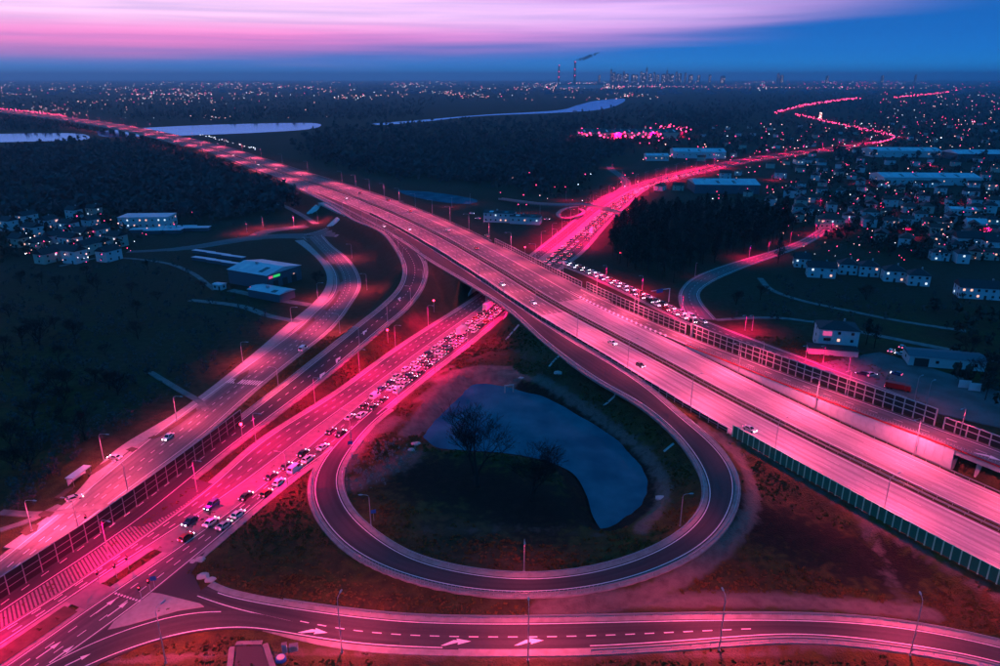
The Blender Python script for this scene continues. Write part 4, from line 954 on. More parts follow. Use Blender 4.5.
for u, v in ((606, 281), (642, 292), (682, 313)):
    lamp(P(u, v), HW.head(S0 + 200) + math.pi / 2, 9, 1.5, 'av', 30000 * PW, 'on the forest side of the slip road, counted from the left', 'lamps behind the barrier')
for u, v in ((752, 330), (745, 330), (805, 362), (823, 362), (848, 372)):
    lamp(P(u, v), HW.head(S0 + 120) + math.pi / 2, 7, 1.5, 'av', 14000 * PW, 'beside the pink street behind the tall barrier, counted from the left', 'lamps behind the barrier')
for u, v in ((913, 406), (925, 411)):
    lamp(P(u, v), HW.head(S0 + 60) - math.pi / 2, 11, 1.5, 'ramp', 1200 * PW, 'with a pale head beside the red lorry', 'lamps behind the barrier')
for u, v, pw in ((749, 258, 22000), (768, 254, 8000), (790, 243, 10000), (815, 234, 14000), (695, 276, 600)):
    lamp(P(u, v), -math.pi / 2, 8, 1.2, 'av', pw * PW, 'beside the bluish side road, counted from the barrier', 'lamps behind the barrier')
for u, v in ((610, 198), (622, 178), (612, 168), (566, 200), (590, 204)):
    lamp(P(u, v), -math.pi / 2, 8, 1.2, 'av', 9000 * PW, 'around the far ramp north of the footbridge', 'lamps along the avenue')
for u, v in ((832, 231), (848, 226), (880, 212), (905, 236), (950, 203), (985, 236), (772, 180), (862, 184), (930, 166), (905, 200), (960, 185), (820, 206)):
    lamp(P(u, v), -math.pi / 2, 7, 1.0, 'av', 16000 * PW, 'along the suburban streets, counted from the side road', 'lamps in the suburb')
for u, v in ((452, 207), (470, 203), (520, 214), (540, 214)):
    lamp(P(u, v), math.pi / 2, 8, 1.2, 'ramp', 3500 * PW, 'around the white office block', 'lamps by the office block')
# ------------------------------------------------------------------ vehicles
CAR_KINDS = {
    # hull sections x, half width, low, top; cabin base x0,x1, roof x0,x1, roof z
    'saloon': ([(-2.25, .66, .48, .86), (-2.12, .82, .28, 1.0), (-1.3, .88, .2, 1.0), (0, .89, .18, .97), (1.0, .88, .2, .93), (1.85, .83, .24, .82), (2.2, .66, .36, .66)], (-1.7, 1.05, -1.0, .2, 1.46), .96),
    'hatchback': ([(-2.0, .68, .48, .95), (-1.9, .84, .28, 1.04), (-1.2, .88, .2, 1.04), (0, .88, .18, 1.0), (.9, .87, .2, .97), (1.7, .82, .24, .86), (2.0, .66, .36, .7)], (-1.88, 1.0, -1.45, .1, 1.52), 1.0),
    'estate car': ([(-2.3, .7, .48, 1.05), (-2.2, .88, .3, 1.14), (-1.3, .93, .24, 1.14), (0, .93, .22, 1.1), (1.0, .92, .24, 1.06), (1.95, .87, .28, .95), (2.3, .7, .4, .78)], (-2.12, 1.05, -1.8, .2, 1.72), 1.08),
    'van': ([(-2.6, .84, .45, 1.2), (-2.55, .95, .3, 1.3), (-1.3, .98, .25, 1.3), (0, .98, .25, 1.28), (1.4, .97, .26, 1.2), (2.2, .92, .3, 1.05), (2.55, .76, .42, .85)], (-2.55, 1.95, -2.45, 1.05, 2.15), 1.2),
}
def car_parts(kind):
    hull, (b0, b1, r0, r1, rz), belt = CAR_KINDS[kind]
    body = MB(); V = []
    for x, w_, lo, tp in hull:
        mid = lo + (tp - lo) * .5; V += [(x, -w_ * .9, lo), (x, -w_, mid), (x, -w_ * .94, tp), (x, w_ * .94, tp), (x, w_, mid), (x, w_ * .9, lo)]
    n = len(hull); F_ = [(6 * i + j, 6 * i + (j + 1) % 6, 6 * i + 6 + (j + 1) % 6, 6 * i + 6 + j) for i in range(n - 1) for j in range(6)]
    F_ += [tuple(range(5, -1, -1)), tuple(6 * (n - 1) + j for j in range(6))]; body.add(V, F_)
    wb = .84 if kind != 'van' else .93; wt = .62 if kind != 'van' else .82; zb_ = belt - .06
    c8 = [(b0, -wb, zb_), (b1, -wb, zb_), (b1, wb, zb_), (b0, wb, zb_), (r0, -wt, rz), (r1, -wt, rz), (r1, wt, rz), (r0, wt, rz)]
    body.add(c8, [(0, 1, 5, 4), (1, 2, 6, 5), (2, 3, 7, 6), (3, 0, 4, 7), (4, 5, 6, 7)])
    def pane(i, ins=.12, out=.015, span=(0, 1)):
        q = [np.array(c8[k]) for k in i]; c = sum(q) / 4; nn = np.cross(q[1] - q[0], q[3] - q[0]); nn /= np.linalg.norm(nn)
        if span != (0, 1):
            a, b, c_, d = q; q = [a + (b - a) * span[0], a + (b - a) * span[1], d + (c_ - d) * span[1], d + (c_ - d) * span[0]]; c = sum(q) / 4
        m = MB(); m.add([p + (c - p) * ins + nn * out for p in q], [(0, 1, 2, 3)]); return m
    front_only = (.62, 1) if kind == 'van' else (0, 1)
    P_ = [('body', body, 'paint'), ('windscreen', pane((1, 2, 6, 5), .1), 'car_glass'), ('rear_window', pane((3, 0, 4, 7), .16), 'car_glass'),
          ('side_window', pane((0, 1, 5, 4), .13, .015, front_only), 'car_glass'), ('side_window', pane((2, 3, 7, 6), .13, .015, (0, .38) if kind == 'van' else (0, 1)), 'car_glass')]
    L0, L1 = hull[0][0], hull[-1][0]; wx = (L1 - .85, L0 + .85)
    for x in wx:
        for sgn in (-1, 1):
            w = MB(); w.tube([(x, sgn * .86, .32), (x, sgn * .68, .32)], .33, 12); P_.append(('wheel', w, 'black'))
    for sgn in (-1, 1):
        h = MB(); h.box((L1 - .10, sgn * .56, .64 if kind != 'van' else .8), (.22, .36, .17)); P_.append(('headlight', h, 'headlight'))
        tl = MB(); tl.box((L0 + .06, sgn * .64, .82 if kind != 'van' else 1.0), (.16, .30, .24)); P_.append(('tail_light', tl, 'taillight'))
    return P_
M['taillight'].node_tree.nodes['Principled BSDF'].inputs['Emission Color'].default_value = (1, .10, .24, 1)
M['taillight'].node_tree.nodes['Principled BSDF'].inputs['Emission Strength'].default_value = 8
CARM = {}
for k in CAR_KINDS:
    ps = car_parts(k); det = [(n, b.mesh(n, CARP['white'] if m == 'paint' else M[m])) for n, b, m in ps]
    one = MB(); order = ['paint', 'car_glass', 'black', 'headlight', 'taillight']
    for n, b, m in ps: one.add(b.v, b.f, order.index(m))
    CARM[k] = (det, one.mesh('car', [CARP['white']] + [M[m] for m in order[1:]]))
    for o_ in [d[1] for d in det] + [CARM[k][1]]: o_.polygons.foreach_set('use_smooth', [False] * len(o_.polygons))
KINDS = ['saloon', 'hatchback', 'estate car', 'hatchback', 'saloon', 'estate car', 'van']
def vehicle(p, ang, kind, paint, label, group, detail=True, pitch=0.0):
    if detail:
        r_ = empty('car' if kind != 'van' else 'delivery_van', p, ang, label, 'car' if kind != 'van' else 'van', group)
        for n, me_ in CARM[kind][0]: link(n, me_, r_, mat=CARP[paint] if n == 'body' else None)
    else:
        r_ = link('car' if kind != 'van' else 'delivery_van', CARM[kind][1], None, p, ang, CARP[paint]); tag(r_, label, 'car' if kind != 'van' else 'van', group)
    if pitch: r_.rotation_euler = (0, pitch, ang)
    return r_
rc = random.Random(11)
def pick(): return rc.choice(PAINTS)[0], rc.choice(KINDS)
def on(road, u, v, dz=.05, z=0.0):
    s, o = road.proj(P(u, v, z + .6)); return road.at(s, o, dz), road.head(s), s, o
# near cars on the avenue, read one by one
NEAR = [(190, 521, 'L', 'saloon', 'dark blue'), (212, 505, 'L', 'estate car', 'blue'), (186, 537, 'R', 'hatchback', 'red'), (211, 522, 'R', 'saloon', 'white'), (224, 525, 'R', 'saloon', 'silver'),
        (238, 514, 'R', 'hatchback', 'white'), (246, 496, 'R', 'saloon', 'black'), (266, 493, 'R', 'hatchback', 'red'), (271, 476, 'R', 'saloon', 'dark grey'), (279, 482, 'R', 'hatchback', 'white'),
        (286, 466, 'R', 'saloon', 'dark grey'), (295, 469, 'R', 'van', 'white'), (303, 453, 'R', 'saloon', 'black'), (308, 459, 'R', 'estate car', 'white'), (323, 447, 'R', 'saloon', 'white'),
        (331, 431, 'R', 'hatchback', 'dark grey'), (341, 433, 'R', 'saloon', 'black'), (350, 417, 'R', 'saloon', 'silver'), (362, 415, 'R', 'estate car', 'white'), (364, 406, 'R', 'hatchback', 'black'),
        (373, 407, 'R', 'saloon', 'dark grey'), (375, 396, 'R', 'van', 'white'), (383, 400, 'R', 'saloon', 'black')]
for i, (u, v, c, k, pt) in enumerate(NEAR):
    rd = AV_L if c == 'L' else AV_R; p, h, s, o = on(rd, u, v)
    where = 'on the left carriageway facing the camera' if c == 'L' else 'in the queue before the bridge'
    vehicle(p, h + (math.pi if c == 'L' else 0), k, pt, '%s %s %s, %s from the bottom of the queue' % (pt, k, where, nth(i)) if c == 'R' else '%s %s %s, %s from the junction' % (pt, k, where, nth(i)), 'cars on the avenue')
# denser queue under and beyond the bridge
s_q0 = AV_R.proj(P(386, 393))[0]; s_q1 = AV_R.proj(P(690, 172))[0]; s_mid = AV_R.proj(P(500, 308))[0]
cnt = 0
for ln, fr in enumerate((-.72, -.10, .50)):
    s = s_q0 + rc.uniform(0, 4); i = 0
    while s < s_q1:
        far = s > AV_R.proj(P(548, 258))[0]
        if rc.random() < (.90 if not far else .86):
            pt, k = pick(); p = AV_R.at(s, AV_R.w(s) * fr + rc.uniform(-.25, .25), .05)
            vehicle(p, AV_R.head(s) + rc.uniform(-.02, .02), k, pt, '%s %s in the %s lane of the long queue, %s back' % (pt, k, ('left', 'middle', 'right')[ln], nth(i)), 'cars queuing on the avenue', detail=s < s_mid + 12)
            i += 1; cnt += 1
        s += rc.uniform(5.6, 7.6) if s < s_mid + 60 else rc.uniform(6.4, 10.5)
for ln, off in enumerate((-2.0, 2.0)):
    s = 6.0 + ln * 3; i = 0
    while s < SLIP_Q.proj(P(700, 323))[0]:
        pt, k = pick(); p = SLIP_Q.at(s, off, .06)
        vehicle(p, SLIP_Q.head(s), k, pt, '%s %s in the %s slip road lane, %s' % (pt, k, ('inner', 'outer')[ln], nth(i)), 'cars queuing on the slip road', False)
        i += 1; s += rc.uniform(6.0, 8.5)
i = 0
for s in np.arange(AV_R.proj(P(700, 170))[0], AV_R.L - 20, 26):
    pt, k = pick(); vehicle(AV_R.at(s, rc.choice((-2, 2)), .05), AV_R.head(s), k, pt, '%s %s on the far curve of the avenue, %s from the queue' % (pt, k, nth(i)), 'cars on the far avenue', False); i += 1
# a box lorry and a bus in the queue
def lorry(p, ang, label, boxmat, cabmat, L_=6.0, h_=3.1, w_=2.45, name='box_lorry', cat='lorry'):
    r_ = empty(name, p, ang, label, cat)
    b = MB(); b.box((-.9, 0, .75 + h_ / 2), (L_, w_, h_ - .3)); b.build('cargo_box', boxmat, r_)
    c = MB(); c.add([(L_ / 2 - .8, -1.1, .5), (L_ / 2 + 1.2, -1.1, .5), (L_ / 2 + 1.2, 1.1, .5), (L_ / 2 - .8, 1.1, .5), (L_ / 2 - .8, -1.05, 2.6), (L_ / 2 + .85, -1.05, 2.5), (L_ / 2 + .85, 1.05, 2.5), (L_ / 2 - .8, 1.05, 2.6)],
                    [(3, 2, 1, 0), (4, 5, 6, 7), (0, 1, 5, 4), (1, 2, 6, 5), (2, 3, 7, 6), (3, 0, 4, 7)]); c.build('cab', cabmat, r_)
    g_ = MB(); g_.add([(L_ / 2 + 1.06, -.95, 1.45), (L_ / 2 + 1.06, .95, 1.45), (L_ / 2 + .89, .92, 2.3), (L_ / 2 + .89, -.92, 2.3)], [(0, 1, 2, 3)]); g_.build('windscreen', M['car_glass'], r_)
    f = MB(); f.box((-.4, 0, .6), (L_ + 1.0, .9, .25)); f.build('chassis', M['black'], r_)
    for x in (L_ / 2 + .3, -L_ / 2 + .2, -L_ / 2 + 1.3):
        for sg in (-1, 1):
            w = MB(); w.tube([(x, sg * 1.15, .45), (x, sg * .85, .45)], .46, 12); w.build('wheel', M['black'], r_)
    for sg in (-1, 1):
        t_ = MB(); t_.box((-.9 - L_ / 2 - .03, sg * .95, .95), (.08, .3, .2)); t_.build('tail_light', M['taillight'], r_)
    return r_
p, h, *_ = on(AV_R, 462, 333); lorry(p, h, 'white box lorry standing high in the queue near the bridge', M['white_wall'], CARP['white'])
p, h, *_ = on(AV_R, 488, 308); lorry(p, h, 'white box lorry just entering the shade of the overpass', M['white_wall'], CARP['white'], 7.0)
p, h, *_ = on(AV_R, 592, 232); lorry(p, h, 'pale long lorry in the queue beyond the overpass', M['white_wall'], CARP['silver'], 9.0)
# traffic on the highway
HWC = [(346, 198, 'white'), (384, 226, 'white'), (409, 229, 'silver'), (410, 211, 'red'), (448, 230, 'white'), (476, 248, 'red'), (487, 236, 'dark grey'), (502, 284, 'white'), (533, 302, 'white'), (612, 348, 'white'),
       (750, 428, 'silver'), (388, 200, 'red'), (360, 193, 'blue'), (300, 176, 'white'), (276, 170, 'white'), (258, 166, 'silver'), (252, 160, 'white'), (233, 157, 'red'), (218, 146, 'white'), (178, 142, 'white'), (160, 135, 'silver'), (130, 129, 'white'), (105, 124, 'red'), (640, 369, 'dark grey')]
for i, (u, v, pt) in enumerate(HWC):
    s, o = HW.proj(P(u, v, 8.6 if u < 600 else 5)); p = w_at(s, o, hz(s) + .03); k = rc.choice(KINDS[:6])
    vehicle(p, HW.head(s) + (0 if o > 0 else math.pi), k, pt, '%s %s driving on the %s half of the highway, %s from the list of bright cars' % (pt, k, 'right' if o > 0 else 'left', nth(i)) if False else '%s %s on the highway, %s half, %s, %s from right' % (pt, k, 'right' if o > 0 else 'left', 'near the concrete' if u > 560 else 'over the crossing' if u > 430 else 'by the left ramp' if u > 340 else 'towards the river', nth(sorted((-q[0] for q in HWC)).index(-u))), 'cars on the highway', detail=u > 480)
# frontage road traffic and parked vehicles
p, h, *_ = on(FRONT, 168, 437); vehicle(p, h + math.pi, 'saloon', 'white', 'white saloon driving on the frontage road with bright headlights', 'cars on the frontage road')
p, h, *_ = on(FRONT, 303, 349); vehicle(p, h, 'van', 'white', 'white van on the frontage road above the zebra crossing', 'cars on the frontage road')
PARK = [(891, 352, 'white'), (900, 355, 'white'), (902, 348, 'silver'), (862, 375, 'dark blue'), (871, 376, 'silver'), (896, 375, 'blue'), (254, 288, 'white'), (262, 288, 'red'), (75, 500, 'silver'), (115, 459, 'silver'),
        (487, 222, 'white'), (478, 219, 'silver'), (472, 214, 'white'), (520, 219, 'dark grey'), (547, 220, 'silver')]
for i, (u, v, pt) in enumerate(PARK):
    p = PG(u, v); k = rc.choice(KINDS[:4]); vehicle(p, rc.uniform(-.4, .4) + (2.6 if i % 2 else .5), k, pt, '%s %s parked %s' % (pt, k, ['behind the low shed wall, left of three', 'behind the low shed wall, middle of three', 'behind the low shed wall, right of three', 'on the yard beside the dark pit, left', 'on the yard beside the dark pit, right', 'on the yard by the red lorry', 'beside the open shed, left', 'beside the open shed, right', 'at the lower end of the cycle path', 'by the bus lay-by', 'before the white office, right', 'before the white office, left', 'at the far corner of the office', 'between the office wings', 'right of the office wing'][i]), 'parked cars', u > 700)
p = PG(897, 390); lo = lorry(p, -.55, 'red tipper lorry parked behind the tall barrier', M['truck_red'], M['truck_red'], 6.5, 2.2, 2.4, 'tipper_lorry')

# ------------------------------------------------------------------ trees
def bare_tree_mesh(seed, h, depth, spread=.55, n0=5, rad=.028, name='branches', split=True):
    r = random.Random(seed); tr = MB(); br = MB()
    def grow(p, d, ln, ra, lv, b):
        k = 3 if lv < 3 else 2; q = p; pts = [p]; rs = [ra]
        for i in range(k):
            d = (d + Vector((r.uniform(-1, 1), r.uniform(-1, 1), r.uniform(-.5, .8))) * (.10 if lv == 0 else .24)).normalized(); q = q + d * (ln / k); pts.append(q); rs.append(max(.022, ra * (1 - .42 * (i + 1) / k)))
        b.tube([tuple(x) for x in pts], rs, 7 if lv == 0 else 4 if lv < 3 else 3, cap=False)
        if lv >= depth: return
        nb = n0 if lv == 0 else 3 if lv < 4 else 2
        for i in range(nb):
            j = r.randint(max(1, len(pts) - 2 - (lv == 0)), len(pts) - 1); a = r.uniform(0, 6.28) + i * 6.28 / nb
            sd = Vector((math.cos(a), math.sin(a), 0)); nd = (d * r.uniform(.55, 1.0) + sd * r.uniform(spread * .7, spread * 1.5) + Vector((0, 0, .18))).normalized()
            grow(pts[j], nd, ln * r.uniform(.60, .82), rs[j] * r.uniform(.55, .72), lv + 1, br)
        if lv > 0: grow(pts[-1], d, ln * .7, rs[-1] * .8, lv + 1, br)
    grow(Vector((0, 0, -.3)), Vector((0, 0, 1)), h * .30, h * rad, 0, tr)
    return tr.mesh('trunk', M['bark']), br.mesh(name, M['twig'])
BT = [bare_tree_mesh(3, 24, 6, .60, 5, .026), bare_tree_mesh(9, 18, 6, .72, 5, .026), bare_tree_mesh(21, 12, 5, .6), bare_tree_mesh(33, 13, 5, .5)]
def bare_tree(u, v, k, sc, label, rz=0.0, name='bare_tree', group=None):
    p = PG(u, v); r_ = empty(name, p, rz, label, 'tree', group); r_.scale = (sc,) * 3; link('trunk', BT[k][0], r_); link('crown', BT[k][1], r_); return r_
bare_tree(477, 486, 0, 1.2, 'tallest bare tree beside the pond in the loop'); bare_tree(532, 500, 1, 1.2, 'broad low bare tree on the dark island by the pond', 1.0)
TR = [(985, 385, 2, 1.3, 'bare tree at the right edge beside the two white panels'), (968, 362, 3, 1.1, 'bare tree in front of the low shed'), (846, 238, 2, 1.2, 'bare tree lit crimson at the side road'), (792, 232, 3, 1.2, 'bare tree above the blue side road bend'),
      (736, 305, 2, .9, 'bare tree in the verge inside the blue bend'), (760, 300, 3, .8, 'small bare tree right of the blue bend'), (866, 300, 2, .9, 'bare tree alone in the dark field'), (30, 470, 2, 1.2, 'bare tree in the dark field left of the frontage road'), (85, 440, 3, 1.0, 'bare tree left of the path lamp'),
      (118, 395, 2, 1.1, 'bare tree in the middle of the dark field'), (60, 400, 3, 1.2, 'bare tree at the left of the dark field'), (317, 285, 2, .9, 'bare tree beside the warehouse gable'), (40, 345, 2, 1.3, 'bare tree by the far left fence')]
for i, (u, v, k, sc, lb) in enumerate(TR): bare_tree(u, v, k, sc, lb, i * 1.1, group='bare trees in the fields')
LT = []; rl_ = random.Random(19)
while len(LT) < 34:
    u, v = rl_.uniform(0, 210), rl_.uniform(268, 505)
    if v > 300 + (210 - u) * .95 or u > 120 and v > 380: continue
    if any(abs(u - a) < 13 and abs(v - b) < 11 for a, b in LT): continue
    LT.append((u, v))
LT.sort()
for i, (u, v) in enumerate(LT): bare_tree(u, v, 2 + i % 2, rl_.uniform(.5, 1.05), 'bare tree in the wild meadow left of the frontage road, %s from the left' % nth(i), i * .9, group='bare trees in the fields')
def leaf_quads(mb, c, r, n, size, rnd, m=0, flat=.8):
    for _ in range(n):
        d = Vector((rnd.gauss(0, 1), rnd.gauss(0, 1), rnd.gauss(0, flat))); d.normalize(); q = Vector(c) + d * r * rnd.random() ** .4
        a = Vector((rnd.gauss(0, 1), rnd.gauss(0, 1), rnd.gauss(0, 1))).normalized(); b = a.orthogonal().normalized(); s = size * rnd.uniform(.6, 1.3)
        mb.add([q - a * s - b * s * .5, q + a * s * .2 - b * s * .7, q + a * s, q - a * s * .1 + b * s * .8], [(0, 1, 2, 3)], m)
def pine_mesh(seed, h, conical=False):
    r = random.Random(seed); t_ = MB(); t_.tube([(0, 0, -.4), (.1, 0, h * .5), (0, .1, h * .93)], [h * .017, h * .012, h * .004], 6); c = MB()
    n = 26
    for i in range(n):
        f = (i + .5) / n; z = h * ((.22 if conical else .45) + (.78 if conical else .55) * f); rr = h * ((.20 * (1 - f) + .01) if conical else .17 * math.sin(math.pi * min(1, f * .8 + .22)) ** .7)
        a = r.uniform(0, 6.28); k = rr * r.uniform(.3, 1.0); p = (math.cos(a) * k, math.sin(a) * k, z + r.uniform(-.3, .3)); t_.tube([(0, 0, z - .5), p], [.05, .02], 3, cap=False)
        leaf_quads(c, p, rr * .55 + .35, 16, .42, r)
    return t_.mesh('trunk', M['bark']), c.mesh('crown', M['pine'])
PT = [pine_mesh(1, 15), pine_mesh(2, 13), pine_mesh(3, 17), pine_mesh(4, 16, True), pine_mesh(5, 12)]
WOOD = [P(u, v)[:2] for u, v in ((612, 262), (604, 250), (618, 228), (640, 206), (664, 196), (700, 196), (745, 203), (788, 212), (792, 236), (770, 250), (735, 257), (698, 272), (676, 286), (640, 278))]
WOOD = np.array(WOOD); cand = []; rw_ = random.Random(5)
x0, x1, y0, y1 = WOOD[:, 0].min(), WOOD[:, 0].max(), WOOD[:, 1].min(), WOOD[:, 1].max()
for _ in range(9000):
    q = (rw_.uniform(x0, x1), rw_.uniform(y0, y1))
    if poly_sd(np.array([q[0]]), np.array([q[1]]), WOOD)[0] > -3: continue
    if all((q[0] - c_[0]) ** 2 + (q[1] - c_[1]) ** 2 > 6.6 ** 2 for c_ in cand): cand.append(q)
cand.sort(key=lambda q: q[1]); cand_i = cand[:280]
row = {}
for i, q in enumerate(cand_i):
    k = rw_.choice((0, 0, 1, 2, 3, 4)); r_ = empty('pine_tree', (q[0], q[1], 0), rw_.uniform(0, 6.28), '%s pine of the dark wood, counted from the edge nearest the highway back' % nth(i) if i < 99 else 'pine of the dark wood, %s from the highway edge back' % nth(i), 'tree', 'pines of the dark wood')
    r_.scale = (rw_.uniform(.85, 1.15),) * 3; link('trunk', PT[k][0], r_); link('crown', PT[k][1], r_)
for u, v, k, sc, lb in ((778, 263, 3, 1.15, 'tall dark conifer standing alone at the side road'), (866, 345, 4, 1.0, 'dark evergreen right of the tall white house'), (874, 348, 1, .8, 'small dark evergreen behind the tall white house'), (985, 400, 4, .9, 'evergreen among the hedge at the right edge')):
    p = P(u, v); r_ = empty('conifer', p, 0, lb, 'tree'); r_.scale = (sc,) * 3; link('trunk', PT[k][0], r_); link('crown', PT[k][1], r_)
# masses nobody could count: far woods, scrub and garden trees
def mass(name, label, areas, n, hmin, hmax, material, quads, seed, size=.22):
    r = np.random.RandomState(seed); allv = []; w_ = np.array([a[1] for a in areas], float); w_ /= w_.sum(); tot = 0
    pts = []
    for (poly, wt), k in zip(areas, (w_ * n).astype(int)):
        poly = np.array(poly); got = 0; g_ = 0
        while got < k and g_ < 60:
            g_ += 1
            u = r.uniform(poly[:, 0].min(), poly[:, 0].max(), k); v = r.uniform(poly[:, 1].min(), poly[:, 1].max(), k); ins = poly_sd(u, v, poly) < 0
            for a, b in zip(u[ins], v[ins]):
                if got < k: pts.append(P(a + r.normal() * 6, max(88, b + r.normal() * 1.6))); got += 1
    pts = np.array(pts); N = len(pts); hgt = r.uniform(hmin, hmax, N)
    for rd in (AV_L, AV_R, SLIP_Q, SIDE_D, FRONT, SIDE, UNDER, FARR, PATHF, HW_M, LEFT):
        for i in range(0, len(rd.c), 3):
            keep = np.hypot(pts[:, 0] - rd.c[i, 0], pts[:, 1] - rd.c[i, 1]) > rd.hw[i] + 7; pts = pts[keep]; hgt = hgt[keep]
    N = len(pts)
    q = r.normal(size=(N, quads, 3)); q /= np.linalg.norm(q, axis=2)[..., None]; q *= (r.uniform(size=(N, quads, 1)) ** .35)
    c = pts[:, None, :] + q * hgt[:, None, None] * np.array((.34, .34, .42)) + np.array((0, 0, 1.0)) * (hgt * .55)[:, None, None]
    a = r.normal(size=(N, quads, 3)); a /= np.linalg.norm(a, axis=2)[..., None]; b = np.cross(a, r.normal(size=(N, quads, 3))); b /= np.linalg.norm(b, axis=2)[..., None]
    s = (hgt * size)[:, None, None] * r.uniform(.6, 1.3, size=(N, quads, 1))
    V = np.stack([c - a * s, c - b * s * .7, c + a * s, c + b * s * .6], 2).reshape(-1, 3); nf = N * quads
    me = bpy.data.meshes.new(name); me.vertices.add(len(V)); me.vertices.foreach_set('co', V.ravel().astype(np.float32)); me.loops.add(nf * 4); me.loops.foreach_set('vertex_index', np.arange(nf * 4, dtype=np.int32))
    me.polygons.add(nf); me.polygons.foreach_set('loop_start', (np.arange(nf) * 4).astype(np.int32)); me.polygons.foreach_set('loop_total', np.full(nf, 4, np.int32)); me.update(calc_edges=True); me.materials.append(material)
    return tag(link(name, me), label, 'trees', kind='stuff')
mass('far_woodland', 'dark far woodland between the river and the interchange', [([(320, 130), (560, 118), (640, 106), (780, 96), (900, 104), (770, 112), (700, 135), (640, 145), (560, 175), (470, 184), (400, 178), (330, 165), (300, 150)], 3.2),
     ([(140, 140), (240, 165), (300, 200), (255, 206), (180, 196), (60, 190), (0, 180), (0, 148)], 1.6), ([(0, 118), (90, 124), (60, 131), (0, 131)], .3), ([(640, 90), (1000, 92), (1000, 120), (900, 118), (760, 100)], .8), ([(150, 112), (420, 105), (420, 117), (250, 121), (110, 118)], .8),
     ([(0, 100), (330, 96), (520, 98), (420, 106), (0, 112)], .8), ([(0, 190), (220, 200), (300, 205), (240, 220), (0, 215)], .45), ([(500, 150), (600, 140), (640, 150), (600, 165), (545, 195), (500, 190)], .3), ([(640, 100), (1000, 100), (1000, 165), (800, 160), (640, 150)], .7)], 9000, 5, 15, M['scrub'], 16, 1)
mass('garden_trees', 'dark garden trees scattered between the suburban houses', [([(800, 160), (1000, 160), (1000, 260), (940, 262), (820, 240), (760, 205), (800, 180)], 2), ([(760, 120), (1000, 118), (1000, 150), (880, 150)], 1.2), ([(0, 215), (120, 205), (120, 250), (0, 262)], .5), ([(540, 150), (600, 150), (590, 195), (540, 200)], .3),
     ([(930, 310), (1000, 310), (1000, 420), (965, 400), (945, 340)], .07), ([(640, 120), (780, 122), (740, 150), (660, 160), (640, 140)], .5)], 2300, 3, 8, M['pine'], 18, 2, .2)
mass('field_scrub', 'low dark scrub across the fields left of the frontage road', [([(0, 270), (180, 262), (280, 320), (200, 390), (120, 440), (60, 500), (0, 540)], 3), ([(180, 220), (240, 225), (120, 245), (0, 262), (0, 235)], .6), ([(700, 330), (800, 320), (960, 320), (1000, 300), (880, 290), (780, 280)], .5)], 1500, .8, 4.5, M['scrub'], 20, 3, .13)
mass('dry_brush', 'pale dry brush on the bank left of the pond', [([(345, 470), (372, 446), (398, 440), (412, 455), (392, 478), (360, 492)], 1)], 130, .6, 1.8, M['dry_brush'], 22, 6, .15)
